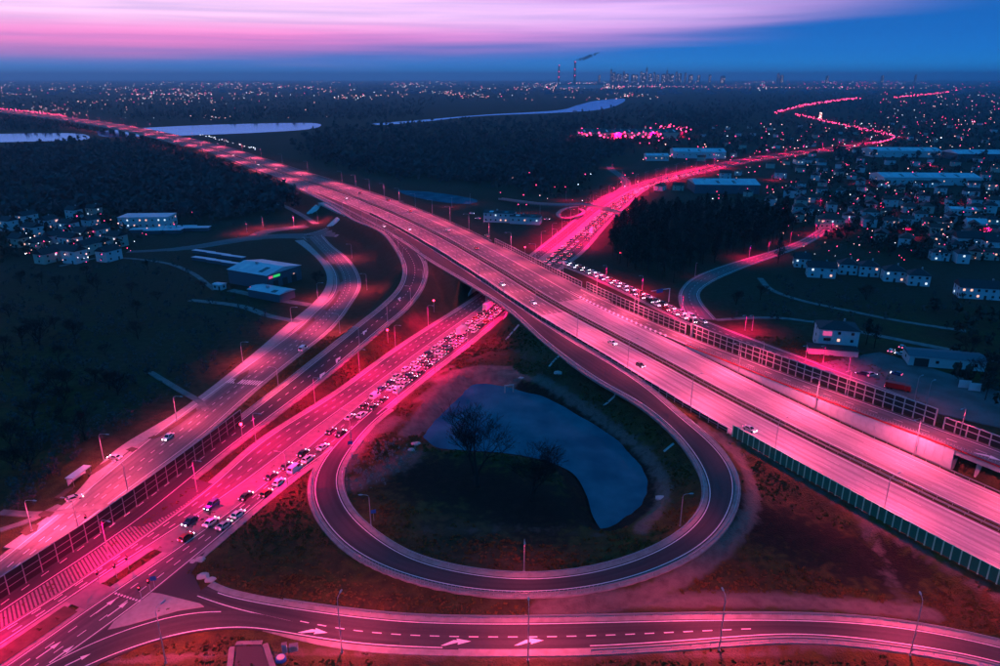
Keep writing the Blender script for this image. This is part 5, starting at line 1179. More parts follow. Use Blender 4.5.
# ------------------------------------------------------------------ buildings
def depth_m(u, v):
    p = P(u, v); return p[1] * cp_ + (CAM_H - p[2]) * sp_
def mpp(u, v): return depth_m(u, v) / FOC
WINM = {}
def win_mesh(w, h, kind):
    k = (round(w, 1), round(h, 1), kind)
    if k not in WINM:
        a = MB(); a.box((0, 0, 0), (w, .10, h)); b = MB(); b.box((0, -.055, 0), (w * .86, .06, h * .88)); WINM[k] = (a.mesh('window', M['kerb']), b.mesh('pane', M[kind]))
    return WINM[k]
rb_ = random.Random(77)
def house(u, v, w, d, h, rot, label, wall='white_wall', roof='gable', rmat='roof_dark', floors=2, nwin=3, lit=.12, cat='house', name='house', rh=None, door=True, chimney=True, z=None, sub=True, group=None):
    p = PG(u, v) if z is None else P(u, v, z); r_ = empty(name, p, R(rot), label, cat, group)
    b = MB(); b.box((0, 0, h / 2 - .2), (w, d, h + .4)); b.build('wall', M[wall], r_)
    ov = .5; W, D_ = w / 2 + ov, d / 2 + ov; rh = rh or min(w, d) * .32; m = MB()
    if roof == 'gable':
        m.add([(-W, -D_, h - .1), (W, -D_, h - .1), (W, D_, h - .1), (-W, D_, h - .1), (-W, 0, h + rh), (W, 0, h + rh)], [(0, 1, 5, 4), (2, 3, 4, 5), (0, 4, 3), (1, 2, 5), (3, 2, 1, 0)])
    elif roof == 'hip':
        k = max(.2, W - D_) if W > D_ else .2; m.add([(-W, -D_, h - .1), (W, -D_, h - .1), (W, D_, h - .1), (-W, D_, h - .1), (-k, 0, h + rh), (k, 0, h + rh)], [(0, 1, 5, 4), (2, 3, 4, 5), (0, 4, 3), (1, 2, 5), (3, 2, 1, 0)])
    elif roof == 'flat':
        m.box((0, 0, h + .25), (w + .5, d + .5, .5))
    elif roof == 'low':
        m.add([(-W, -D_, h), (W, -D_, h), (W, D_, h), (-W, D_, h), (-W, 0, h + .09 * d), (W, 0, h + .09 * d)], [(0, 1, 5, 4), (2, 3, 4, 5), (0, 4, 3), (1, 2, 5), (3, 2, 1, 0)])
    ro = m.build('roof', M[rmat], r_)
    if chimney and roof in ('gable', 'hip'):
        c = MB(); c.box((w * .18, d * .12, h + rh * .9), (.7, .7, 1.8)); c.build('chimney', M['concrete'], ro)
    if sub:
        fh = h / floors; ww = min(1.3, w / nwin * .45); wh = min(1.3, fh * .45)
        for face, ln, off, a in (('f', w, -d / 2, 0), ('r', d, w / 2, math.pi / 2), ('l', d, -w / 2, -math.pi / 2)):
            nw = nwin if face == 'f' else max(1, int(nwin * d / w * .8))
            for f in range(floors):
                for i in range(nw):
                    x = (i + .5) / nw * ln - ln / 2; zc = fh * (f + .55)
                    kd = ('window_lit' if rb_.random() < .65 else 'window_cool') if rb_.random() < lit else 'window'; a_, b_ = win_mesh(ww, wh, kd)
                    pos = (x, off - .02, zc) if face == 'f' else (off + .02 * (1 if face == 'r' else -1), x, zc)
                    if face == 'f' and door and f == 0 and i == nw // 2:
                        q = MB(); q.box((x, off - .05, 1.05), (1.1, .12, 2.1)); q.build('door', M['door'], r_); continue
                    o = link('window', a_, r_, pos, a); link('pane', b_, o)
    return r_
# the tall white house with its terrace and pink sign
p = PG(834, 347); k = mpp(834, 347)
h1 = house(834, 346, 15.5, 12, 9.2, -14, 'tall white three storey house with dark hip roof near the barrier', 'white_wall', 'hip', 'roof_dark', 3, 3, .12, rh=2.2)
b = MB(); b.box((-2.5, -9.2, 1.2), (19, 6, 2.6)); b.build('terrace', M['white_wall'], h1); b = MB(); b.box((-2.5, -9.2, 2.62), (19.6, 6.6, .25)); b.build('terrace_roof', M['roof_dark'], h1)
b = MB(); b.box((-4.6, -6.15, 7.4), (3.4, .2, 1.9)); b.build('sign', M['pink_sign'], h1)
b = MB(); b.box((-4.0, -6.5, 5.0), (1.6, 1.0, 1.1)); b.build('balcony', M['door'], h1)
ROW = [(801, 266, 9, 9, 5.5, 'left end', 'gable'), (820, 276, 15, 9, 6.0, 'second from the left, low and wide', 'gable'), (846, 273, 10, 9, 6.2, 'third from the left', 'hip'), (867, 275, 10.5, 9, 6.2, 'fourth from the left', 'hip'), (892, 280, 11, 9, 6.2, 'fifth from the left', 'hip'), (916, 284, 11, 9, 6.0, 'right end', 'hip')]
for u, v, w, d, h, wh, rf in ROW: house(u, v, w, d, h, -15, 'white two storey house in the row above the field, ' + wh.replace(', low and wide', ', wide'), 'white_wall', rf, 'roof_dark', 2, 3, .10, group='row of white houses')
house(981, 297, 24, 10, 6, -14, 'long white terrace of houses at the right edge above the field', 'white_wall', 'gable', 'roof_dark', 2, 7, .2)
house(978, 246, 30, 12, 6, -14, 'long pale hall with many windows at the right edge', 'white_wall', 'gable', 'roof_dark', 1, 8, .15, name='hall', cat='hall', chimney=False)
house(974, 229, 13, 10, 5, -14, 'pale house with light blue front behind the long hall', 'white_wall', 'gable', 'roof_metal', 1, 3, .1)
house(829, 227, 18, 12, 7, -6, 'dark red lit building at the end of the side road', 'cream_wall', 'hip', 'roof_red', 2, 5, .5)
house(848, 222, 8, 9, 6, 70, 'small white gabled house beside the red lit building', 'white_wall', 'gable', 'roof_dark', 2, 2, .3)
house(790, 197, 11, 11, 7, 60, 'white gabled house alone above the wood', 'white_wall', 'gable', 'roof_dark', 2, 2, .0)
sh = house(942, 364, 27, 10, 4.2, -15, 'long low white shed with grey roof beside the parked cars', 'white_wall', 'low', 'grey_wall', 1, 4, .0, name='shed', cat='shed', door=False)
b = MB(); b.box((-9, -5.05, 1.7), (5.2, .2, 3.4)); b.build('shed_door', M['door'], sh); b = MB(); b.box((4, -5.05, 1.5), (2.6, .2, 3.0)); b.build('shed_door', M['door'], sh)
for i, (u, v) in enumerate(((964, 388), (974, 391))):
    b = MB(); b.box((0, 0, 1.6), (4.0, .15, 3.0)); q = b.build('white_panel', M['sign_white'], None, loc=PG(u, v), rz=R(-14)); tag(q, 'white blank panel standing by the bare tree, %s' % ('left', 'right')[i], 'panel', 'blank white panels')
# further houses of the suburb
i = 0
SUB = [(905, 205, 'w'), (925, 212, 'd'), (950, 206, 'w'), (975, 213, 'd'), (995, 206, 'w'), (885, 216, 'd'), (905, 225, 'w'), (930, 228, 'd'), (950, 222, 'w'), (870, 200, 'd'), (840, 195, 'w'), (822, 188, 'd'), (860, 186, 'w'), (900, 192, 'd'), (940, 194, 'w'), (970, 197, 'w'), (990, 190, 'd'),
       (815, 180, 'w'), (838, 176, 'd'), (860, 172, 'w'), (800, 172, 'd'), (780, 178, 'w'), (822, 166, 'w'), (770, 168, 'd'), (985, 180, 'w'), (995, 172, 'd'), (976, 170, 'w'), (840, 160, 'd'), (860, 163, 'w'), (930, 164, 'w'), (955, 166, 'd'), (725, 178, 'w'), (738, 175, 'w'), (748, 196, 'd'), (770, 205, 'w'), (800, 206, 'd'), (812, 202, 'w'),
       (910, 140, 'w'), (935, 142, 'd'), (960, 138, 'w'), (985, 143, 'd'), (905, 128, 'w'), (950, 128, 'd'), (980, 125, 'w'), (840, 134, 'w'), (815, 138, 'd'), (790, 140, 'w'), (770, 130, 'd'), (800, 128, 'w'), (660, 190, 'w'), (678, 190, 'd'), (940, 252, 'd'), (905, 246, 'w'), (880, 240, 'd'), (960, 262, 'w'), (868, 226, 'w')]
def nearest(u, v):
    marks = [(878, 250, 'the row of white houses'), (829, 222, 'the red lit building'), (920, 178, 'the long white warehouse'), (722, 184, 'the dark big store'), (978, 238, 'the long hall'), (880, 142, 'the bend of the far avenue'), (800, 125, 'the far forest road'), (960, 150, 'the grey depot')]
    return min(marks, key=lambda m: (m[0] - u) ** 2 + 4 * (m[1] - v) ** 2)[2]
seen = {}
rs2 = random.Random(91); taken = [(a_, b_) for a_, b_, c_ in SUB]
for _ in range(900):
    if len(SUB) > 150: break
    u = rs2.uniform(700, 1000); v = rs2.uniform(122, 262)
    if v > 165 + max(0, (860 - u)) * .0 and u < 795: continue
    if v > 236 and u < 935: continue
    if 868 < u < 978 and 168 < v < 187 or 685 < u < 760 and 176 < v < 194 or 860 < u and 142 < v < 162: continue
    pq = P(u, v)
    if min(np.hypot(rd_.c[:, 0] - pq[0], rd_.c[:, 1] - pq[1]).min() for rd_ in (AV_L, AV_R, SIDE_D)) < 24: continue
    if any(abs(a_ - u) < 13 and abs(b_ - v) < 6 for a_, b_ in taken): continue
    SUB.append((u, v, rs2.choice('wwd'))); taken.append((u, v))
for u, v, c in SUB:
    k = mpp(u, v); w = rb_.uniform(9, 13); n_ = nearest(u, v); key = (c, n_); seen[key] = seen.get(key, 0) + 1
    rf = rb_.choice(('gable', 'hip')); house(u, v, w, w * .75, rb_.uniform(4.5, 6.5), rb_.choice((-14, 76, -14, 60)), '%s suburban house with %s roof near %s, %s nearest' % ('white' if c == 'w' else 'cream', rf, n_, nth(seen[key] - 1)), 'white_wall' if c == 'w' else 'cream_wall', rf, rb_.choice(('roof_dark', 'roof_red')), 2, 2, .16, group='suburban houses', sub=v > 172, chimney=v > 190)
def d_of(d, y): return d * (1 - abs(y) / (d / 2 + .5))
def hall(u, v, wpx, dpt, h, rot, label, wall, rmat, cat='warehouse', lit=0.0, nwin=8, sub=True, floors=1, rf='low'):
    hh = house(u, v, wpx * mpp(u, v), dpt, h, rot, label, wall, rf, rmat, floors, nwin, lit, cat, 'warehouse' if cat == 'warehouse' else cat.replace(' ', '_'), door=False, chimney=False, sub=sub)
    W2 = wpx * mpp(u, v)
    if rf == 'low' and v > 100:
        ro = [c_ for c_ in hh.children if c_.name.startswith('roof')][0]; sl_ = .18
        for i in range(max(2, int(W2 / 14))):
            x_ = -W2 / 2 + (i + .5) * W2 / max(2, int(W2 / 14)); y_ = -dpt * .28
            b = MB(); b.add([(x_ - 1.6, y_ - dpt * .13, h + .09 * d_of(dpt, y_ - dpt * .13) + .06), (x_ + 1.6, y_ - dpt * .13, h + .09 * d_of(dpt, y_ - dpt * .13) + .06), (x_ + 1.6, y_ + dpt * .13, h + .09 * d_of(dpt, y_ + dpt * .13) + .06), (x_ - 1.6, y_ + dpt * .13, h + .09 * d_of(dpt, y_ + dpt * .13) + .06)], [(0, 1, 2, 3)]); b.build('skylight', M['window'] if i % 3 else M['sign_white'], ro)
            if i % 2 == 0: b = MB(); b.box((x_ + 4, -dpt * .08, h + .09 * dpt + .3), (1.2, 1.2, 1.2)); b.build('roof_vent', M['steel'], ro)
    return hh
hall(923, 183, 92, 36, 8, -4, 'long white warehouse with lit corner in the suburb', 'white_wall', 'roof_metal', lit=.3, nwin=12)
hall(722, 191, 62, 40, 9, -3, 'large dark store with pale roof beside the avenue', 'grey_wall', 'roof_metal')
hall(697, 157, 50, 40, 9, -4, 'white warehouse on the far side of the avenue', 'white_wall', 'roof_metal', lit=.1)
hall(900, 156, 66, 40, 9, -3, 'pale depot with a pink lit part near the far bend', 'white_wall', 'roof_metal', lit=.4)
hall(975, 159, 52, 45, 9, -3, 'grey depot at the right edge', 'grey_wall', 'roof_metal')
hall(808, 164, 26, 20, 6, -6, 'low pale shop left of the far bend', 'white_wall', 'roof_dark', lit=.6); hall(960, 214, 24, 14, 5, -10, 'low white workshop in the suburb', 'white_wall', 'roof_metal', lit=.2)
hall(656, 160, 22, 25, 7, -3, 'low lit hall left of the white warehouse', 'white_wall', 'roof_metal', lit=.5)
# lit crimson mall far left of the avenue
hall(627, 138, 96, 60, 12, 2, 'long crimson lit shopping hall before the woodland', 'cream_wall', 'roof_dark', lit=0, sub=False)
# office block by the highway
of = hall(500, 221, 30, 14, 7.5, -12, 'white two storey office block beside the highway', 'white_wall', 'roof_dark', 'office', lit=.15, nwin=6, floors=2)
of2 = hall(526, 223, 30, 12, 6, -12, 'white lower wing of the office with lit entrance', 'white_wall', 'roof_dark', 'office', lit=.35, nwin=5)
# left: warehouse with green sign, open shed, small cabin, office, estate
wh = hall(266, 281, 52, 26, 8, -28, 'grey warehouse with pale roof and green lit sign', 'grey_wall', 'roof_metal', nwin=0 + 1, sub=False)
k = mpp(266, 281); W_ = 52 * k
b = MB(); b.box((W_ / 2 + .12, -6, 6.4), (.2, 5.0, 1.3)); b.build('sign', M['green_sign'], wh); b = MB(); b.box((W_ / 2 + .12, -10.4, 6.4), (.2, 2.8, 1.3)); b.build('sign', M['pink_sign'], wh)
for yy in (-7, 0, 7):
    b = MB(); b.box((W_ / 2 + .08, yy, 2.0), (.15, 3.6, 4.0)); b.build('roller_door', M['door'], wh)
b = MB(); b.box((W_ / 2 + .16, 7, 4.6), (.1, 1.0, .3)); b.build('door_lamp', M['window_lit'], wh)
hall(272, 297, 42, 11, 4.2, -28, 'open shed with pale sloping roof below the warehouse', 'grey_wall', 'roof_metal', 'shed', sub=False)
house(220, 289, 5.5, 4, 3, -20, 'small white cabin at the edge of the yard', 'white_wall', 'low', 'roof_metal', 1, 2, 0, 'cabin', 'site_cabin', chimney=False)
of3 = hall(149, 226, 48, 18, 8, 3, 'white office building at the left with lit windows', 'white_wall', 'roof_metal', 'office', lit=.4, nwin=8, floors=2, rf='flat')
for i in range(6):
    b = MB(); L_ = 17; b.box((0, 0, .9), (L_, 3.0, 1.8)); b.box((0, 0, 2.0), (L_ + .6, 3.6, .2), m=1); o = b.build('storage_rack', [M['grey_wall'], M['roof_metal']], None, loc=PG(204 + (i % 3) * 15, 254 + (i // 3) * 7 + (i % 3) * 2.5), rz=R(-25)); tag(o, 'low roofed storage rack in the yard left of the warehouse, %s from the left' % nth(i), 'rack', 'storage racks')
for i in range(4):
    b = MB(); b.box((0, 0, 1.2), (26, 7, 2.4)); b.box((0, 0, 2.5), (27, 8, .25), m=1); o = b.build('glasshouse', [M['grey_wall'], M['roof_metal']], None, loc=PG(150 + i * 14, 232 - i * 1.2 + (i % 2) * 2), rz=R(4)); tag(o, 'low pale shed in a row below the white office, %s from the left' % nth(i), 'shed', 'low sheds')
EST = [(48, 262), (62, 258), (76, 262), (40, 250), (56, 246), (72, 248), (88, 254), (100, 250), (110, 260), (84, 240), (100, 238), (34, 236), (20, 246), (92, 228), (70, 232), (118, 246), (50, 228), (75, 218), (95, 215), (10, 230), (28, 222)]
for i, (u, v) in enumerate(EST): house(u, v, rb_.uniform(9, 13), 9, rb_.uniform(6, 8), rb_.choice((-20, 70)), '%s gabled house of the left estate, %s from its right end' % ('white' if i % 3 else 'cream', nth(sorted(range(len(EST)), key=lambda q: -EST[q][0]).index(i))), 'white_wall' if i % 3 else 'cream_wall', 'gable', 'roof_dark', 2, 2, .28, group='left estate houses', sub=True)
# ------------------------------------------------------------------ footbridge, gantry, shelters and small furniture
fb = empty('footbridge', P(586, 208), 0, 'pink lit footbridge with looped ramp across the far avenue', 'bridge')
c1 = crs(PP([(500, 199, 1), (540, 204, 4), (566, 205, 6), (582, 204.5, 6.2), (608, 210, 6.2), (630, 216, 6)]), 3.0); FB = Road(c1, 2.0)
strip_solid('deck', FB, -2, 2, lambda s: FB.at(s)[2], lambda s: FB.at(s)[2] - .7, 0, FB.L, M['verge'], 3, fb)
for sg in (-2, 2): strip_solid('railing', FB, sg - .06, sg + .06, lambda s: FB.at(s)[2] + 1.1, lambda s: FB.at(s)[2], 0, FB.L, M['steel'], 3, fb)
c2 = crs(PP([(578, 206, 6), (566, 208, 5), (558, 214, 4), (562, 217.5, 3), (576, 216, 2), (584, 211.5, 1), (580, 208.5, .4)]), 2.5); FB2 = Road(c2, 1.6)
strip_solid('ramp', FB2, -1.6, 1.6, lambda s: FB2.at(s)[2], lambda s: FB2.at(s)[2] - .6, 0, FB2.L, M['verge'], 2.5, fb)
for u, v in ((586, 212), (606, 216), (570, 209), (560, 216)):
    p = P(u, v); b = MB(); b.tube([(0, 0, -.3), (0, 0, 5.4)], .5, 8); child(b.build('pier', M['concrete'], None, loc=p), fb)
gt = empty('sign_gantry', P(660, 303), HW.head(S0 + 190) - math.pi / 2, 'white sign gantry over the slip road behind the barrier', 'gantry')
b = MB(); b.tube([(5.5, 0, -.2), (5.5, 0, 7)], .2, 8); b.build('post', M['sign_white'], gt); b = MB(); b.tube([(-6, 0, 7), (5.7, 0, 7)], .22, 8); b.build('beam', M['sign_white'], gt); b = MB(); b.box((-1, -.3, 6.6), (4, .1, 2)); b.build('sign_board', M['sign_blue'], gt)
bs = empty('bus_shelter', PG(80, 480), FRONT.head(FRONT.proj(P(80, 480))[0]), 'white roofed bus shelter beside the frontage road', 'bus shelter')
b = MB(); b.box((0, 0, 2.6), (7.5, 2.4, .25)); b.build('roof', M['roof_metal'], bs); b = MB(); b.box((0, .9, 1.3), (7.2, .08, 2.2)); b.build('back_wall', M['sign_white'], bs)
for x in (-3.4, 3.4):
    for y in (-.9, .9): b = MB(); b.box((x, y, 1.25), (.12, .12, 2.6)); b.build('post', M['steel'], bs)
b = MB(); b.box((0, .4, .5), (5, .5, .12)); b.build('bench', M['door'], bs)
for i, (u, v) in enumerate(((100, 585), (117, 578), (129, 570), (151, 594), (142, 601), (88, 528))):
    r_ = empty('traffic_signal', PG(u, v), 0, 'traffic signal post at the avenue junction, %s from the left' % nth(sorted((100, 117, 129, 151, 142, 88)).index(u)), 'traffic signal', 'junction signals')
    b = MB(); b.tube([(0, 0, -.2), (0, 0, 3.4)], .08, 6); b.build('post', M['pole'], r_); b = MB(); b.box((0, -.15, 3.5), (.4, .35, 1.1)); b.build('signal_head', M['black'], r_); b = MB(); b.box((0, -.34, 3.85), (.22, .04, .22)); b.build('red_lens', M['red_bulb'], r_)
for i, (u, v) in enumerate(((388, 343), (434, 312), (243, 441), (620, 262), (525, 256))):
    r_ = empty('beacon_lamp', PG(u, v), 0, 'short red glowing beacon post beside the avenue, %s from the left' % nth(sorted((388, 434, 243, 620, 525)).index(u)), 'beacon', 'red beacons')
    b = MB(); b.tube([(0, 0, -.2), (0, 0, 5.5)], .1, 6); b.build('post', M['pole'], r_); b = MB(); b.tube([(0, 0, 5.4), (0, 0, 5.6), (0, 0, 6.1), (0, 0, 6.3)], [.2, .45, .45, .15], 8); b.build('globe', M['red_bulb'], r_)
for u, v, rz, lb in ((374, 521, .3, 'small blue square sign beside the loop lamp'), (351, 451, .4, 'small blue sign on the inner bank where the loop meets the avenue'), (155, 589, .2, 'round blue arrow sign at the tip of the island')):
    r_ = empty('road_sign', PG(u, v), rz, lb, 'sign'); b = MB(); b.tube([(0, 0, -.2), (0, 0, 3)], .05, 6); b.build('post', M['pole'], r_); b = MB(); b.box((0, -.06, 2.9), (1.3, .05, 1.1)); b.build('sign_board', M['sign_blue'], r_)
pad = slab('service_pad', [(236, 646), (262, 645), (270, 668), (234, 672)], .2, .12, M['asphalt'])
for a, b_ in (((232, 647), (229, 674)), ((265, 644), (274, 670)), ((236, 643.5), (262, 642.5))):
    p, q = P(*a, .2), P(*b_, .2); mb = MB(); c = (p + q) / 2; d = q - p; mb.box((c[0], c[1], .12), (np.hypot(d[0], d[1]), 1.1, .35), math.atan2(d[1], d[0])); mb.build('kerb', M['median_pave'], pad)
for (u, v, sx_, sy_, sz_, mt, lb) in ((285, 652, .9, .7, 2.0, 'sign_white', 'white tall cabinet on the verge below the bottom ramp'), (294, 650, 1.6, .9, 1.2, 'white_wall', 'white low cabinet on the verge below the bottom ramp')):
    r_ = empty('utility_cabinet', PG(u, v), .2, lb, 'cabinet'); b = MB(); b.box((0, 0, sz_ / 2), (sx_, sy_, sz_)); b.build('case', M[mt], r_); b = MB(); b.box((0, 0, sz_ + .05), (sx_ + .15, sy_ + .15, .1)); b.build('lid', M['grey_wall'], r_); b = MB(); b.box((0, -sy_ / 2 - .02, sz_ * .5), (sx_ * .8, .03, sz_ * .8)); b.build('door', M['steel'], r_)
r_ = empty('manhole', PG(281, 660), 0, 'round blue topped tank lid beside the white cabinet', 'tank'); b = MB(); b.tube([(0, 0, -.2), (0, 0, .7)], [1.1, 1.0], 16); b.build('tank', M['sign_blue'], r_); b = MB(); b.tube([(0, 0, .7), (0, 0, .82)], [.8, .75], 16); b.build('lid', M['kerb'], r_)
# boulders and pale lumps on the banks
for i, (u, v, s_) in enumerate(((416, 444, 1.3), (411, 450, 1.0), (558, 373, 1.5), (521, 378, .9), (660, 498, 1.2), (627, 500, 1.2), (200, 560, 1.2), (203, 576, 1.3), (210, 580, 1.1), (193, 562, .9))):
    b = bmesh.new(); bmesh.ops.create_icosphere(b, subdivisions=2, radius=1.0); rr_ = random.Random(i)
    for vv_ in b.verts: vv_.co *= rr_.uniform(.8, 1.15); vv_.co.z *= .5
    me_ = bpy.data.meshes.new('boulder'); b.to_mesh(me_); b.free(); me_.materials.append(M['kerb']); o = link('boulder', me_, None, PG(u, v)); o.scale = (s_ * 1.2, s_, s_)
    tag(o, 'pale rock %s, %s from the left' % ('on the pond bank' if u > 300 else 'at the grass tip by the avenue', nth(sorted((416, 411, 558, 521, 660, 627, 200, 203, 210, 193)).index(u))), 'rock', 'pale rocks')
# pond intake frame
r_ = empty('intake_frame', P(509, 392, -2.6), .3, 'pale concrete intake frame on the upper pond bank', 'frame')
for a in ((-1.6, 0, 1.2, .4, .4, 2.6), (1.6, 0, 1.2, .4, .4, 2.6)): b = MB(); b.box(a[:3], a[3:]); b.build('upright', M['kerb'], r_)
b = MB(); b.box((0, 0, 2.7), (3.7, .4, .4)); b.build('lintel', M['kerb'], r_)

# grass tufts on the verges and banks: nobody could count them
rg = np.random.RandomState(12); N = 60000
tx = rg.uniform(-108, 150, N); ty = rg.uniform(90, 300, N)
ok = np.ones(N, bool)
for rd in (LOOP, LEFT, AV_L, AV_R, SLIP, RAMP_B, FRONT, RAMP_R, HW_M, SLIP_Q, SIDE_D, PATHF):
    ok &= road_field(tx, ty, rd, 45)[0] > 2.2
ok &= poly_sd(tx, ty, POND) > 1.5
ok &= (np.sin(tx * .21 + 2 * np.sin(ty * .13)) + np.sin(ty * .27 + tx * .05) + rg.normal(size=N) * .8) > -.5
gi = np.array([G[min(len(gy) - 1, np.searchsorted(gy, b)), min(len(gx) - 1, np.searchsorted(gx, a))] for a, b in zip(tx, ty)]); ok &= gi < .3
di = np.array([D[min(len(gy) - 1, np.searchsorted(gy, b)), min(len(gx) - 1, np.searchsorted(gx, a))] for a, b in zip(tx, ty)]); ok &= di < .45
tx, ty = tx[ok], ty[ok]; N = len(tx); tz = np.array([gz(a, b) for a, b in zip(tx, ty)]); an = rg.uniform(0, 3.14, N); hh_ = rg.uniform(.18, .55, N); ww_ = rg.uniform(.15, .42, N)
VV = []
for da in (0, 1.57):
    cx_, sx_ = np.cos(an + da) * ww_, np.sin(an + da) * ww_; lx, ly = rg.normal(size=N) * .12, rg.normal(size=N) * .12
    VV.append(np.stack([np.stack([tx - cx_, ty - sx_, tz - .05], 1), np.stack([tx + cx_, ty + sx_, tz - .05], 1), np.stack([tx + cx_ * 1.2 + lx, ty + sx_ * 1.2 + ly, tz + hh_], 1), np.stack([tx - cx_ * 1.2 + lx, ty - sx_ * 1.2 + ly, tz + hh_ * .8], 1)], 1))
VV = np.concatenate(VV).reshape(-1, 3); nf = len(VV) // 4
me_ = bpy.data.meshes.new('grass_tufts'); me_.vertices.add(len(VV)); me_.vertices.foreach_set('co', VV.ravel().astype(np.float32)); me_.loops.add(nf * 4); me_.loops.foreach_set('vertex_index', np.arange(nf * 4, dtype=np.int32))
me_.polygons.add(nf); me_.polygons.foreach_set('loop_start', (np.arange(nf) * 4).astype(np.int32)); me_.polygons.foreach_set('loop_total', np.full(nf, 4, np.int32)); me_.update(calc_edges=True); me_.materials.append(M['grass_blade'])
tag(link('grass_tufts', me_), 'rough grass tufts over the verges and banks of the interchange', 'grass', kind='stuff')
# ------------------------------------------------------------------ far town: lights, skyline, power station
rf_ = np.random.RandomState(4)
def lights_mesh(name, label, items):
    """items: list of (u, v, z, size px, material)"""
    mb = MB(); mats = ['far_red', 'far_warm', 'far_white']
    for u, v, z, sp, m in items:
        p = P(u, v, z); k = mpp(u, v) * sp * (.30 if v < 135 else .33); w_, h_ = k, k
        mb.add([p + np.array(q) * k for q in ((-1, 0, 0), (0, -1, 0), (1, 0, 0), (0, 1, 0), (0, 0, 1), (0, 0, -1))], [(0, 1, 4), (1, 2, 4), (2, 3, 4), (3, 0, 4), (1, 0, 5), (2, 1, 5), (3, 2, 5), (0, 3, 5)], mats.index(m))
    return tag(mb.build(name, [M[x] for x in mats]), label, 'lights', kind='stuff')
it = []
def scatter(n, u0, u1, v0, v1, mix, s0=.5, s1=1.1, clump=0):
    cs = [(rf_.uniform(u0, u1), rf_.uniform(v0, v1)) for _ in range(clump)] if clump else None
    for _ in range(n):
        if cs and rf_.rand() < .75:
            c = cs[rf_.randint(len(cs))]; u, v = c[0] + rf_.normal() * 11, c[1] + rf_.normal() * 1.1
        else: u, v = rf_.uniform(u0, u1), rf_.uniform(v0, v1)
        if v < 80.4 or not (u0 - 30 < u < u1 + 30): continue
        it.append((u, v, 6, rf_.uniform(s0, s1), rf_.choice(['far_red', 'far_warm', 'far_white'], p=mix)))
scatter(420, 0, 330, 81.2, 95, (.1, .62, .28), .5, 1.2, 30); scatter(240, 0, 330, 92, 118, (.12, .58, .3), .5, 1.1, 18)
scatter(360, 330, 640, 81.2, 100, (.12, .6, .28), .5, 1.2, 24); scatter(200, 545, 665, 82.5, 88, (.25, .55, .2), .7, 1.5); scatter(380, 600, 1000, 80.8, 89, (.5, .3, .2), .5, 1.1, 24)
scatter(130, 880, 1000, 92, 125, (.5, .3, .2), .6, 1.3); scatter(130, 760, 1000, 122, 150, (.45, .3, .25), .7, 1.5); scatter(170, 690, 1000, 145, 200, (.66, .20, .14), .6, 1.5); scatter(90, 780, 1000, 200, 262, (.62, .22, .16), .6, 1.6)
scatter(40, 640, 740, 125, 160, (.7, .15, .15), .9, 1.8); scatter(55, 20, 120, 212, 262, (.4, .25, .35), .9, 2.2); scatter(24, 0, 200, 190, 262, (.6, .2, .2), .8, 1.6); scatter(30, 500, 640, 170, 215, (.75, .15, .1), .9, 1.8)
for i in range(62): it.append((577 + rf_.rand() * 88, 128 + rf_.rand() * 10, 13, rf_.uniform(1.4, 3.4), 'far_red'))
for i in range(26): it.append((655 + rf_.rand() * 38, 124 + rf_.rand() * 8, 9, rf_.uniform(1.2, 2.8), 'far_red'))
for u in np.linspace(200, 268, 70): it.append((u + rf_.normal() * .6, 155 - (268 - u) * .26 - 3 + rf_.normal() * .4, 16, rf_.uniform(.6, 1.2), 'far_white')) if rf_.rand() < .35 else None
def chain(px, n, m, s0, s1, j=.5, z=9):
    c = crs([np.array((u, v, 0.0)) for u, v in px], 1.0)
    for i in np.linspace(0, len(c) - 1, n).astype(int): it.append((c[i, 0] + rf_.normal() * j, c[i, 1] + rf_.normal() * j * .5, z, rf_.uniform(s0, s1), m))
chain([(777, 112), (796, 107), (815, 103.5), (835, 100.5), (858, 98)], 120, 'far_red', .8, 1.9, .9); chain([(796, 114), (823, 120), (850, 126), (874, 130.8), (889, 134)], 95, 'far_red', .9, 1.8, 1.2); chain([(889, 134), (894, 136.5), (888, 140), (872, 143)], 30, 'far_red', 1, 2)
chain([(895, 97), (925, 94.5), (945, 92), (957, 90)], 70, 'far_red', .8, 1.7, .7); chain([(957, 90), (1000, 82)], 10, 'far_red', .6, 1, 1); chain([(640, 86), (720, 87), (800, 87.5), (900, 88)], 60, 'far_warm', .6, 1.0, .6)
chain([(0, 108.6), (30, 111.5), (66, 116)], 60, 'far_red', .8, 1.5, .6, 14)
chain([(820, 118), (822, 113)], 8, 'far_warm', 1.5, 2.6, .8)
for i, u in enumerate((582, 600, 618, 636, 654, 676)):
    lamp(P(u, 139.5 - (i % 2) * 3), math.pi / 2, 14, 2, 'av', 420000.0, 'before the crimson shopping hall, counted from the left', 'lamps on the far roads')
lights_mesh('far_city_lights', 'countless far lights of the city and suburbs out to the horizon', it)
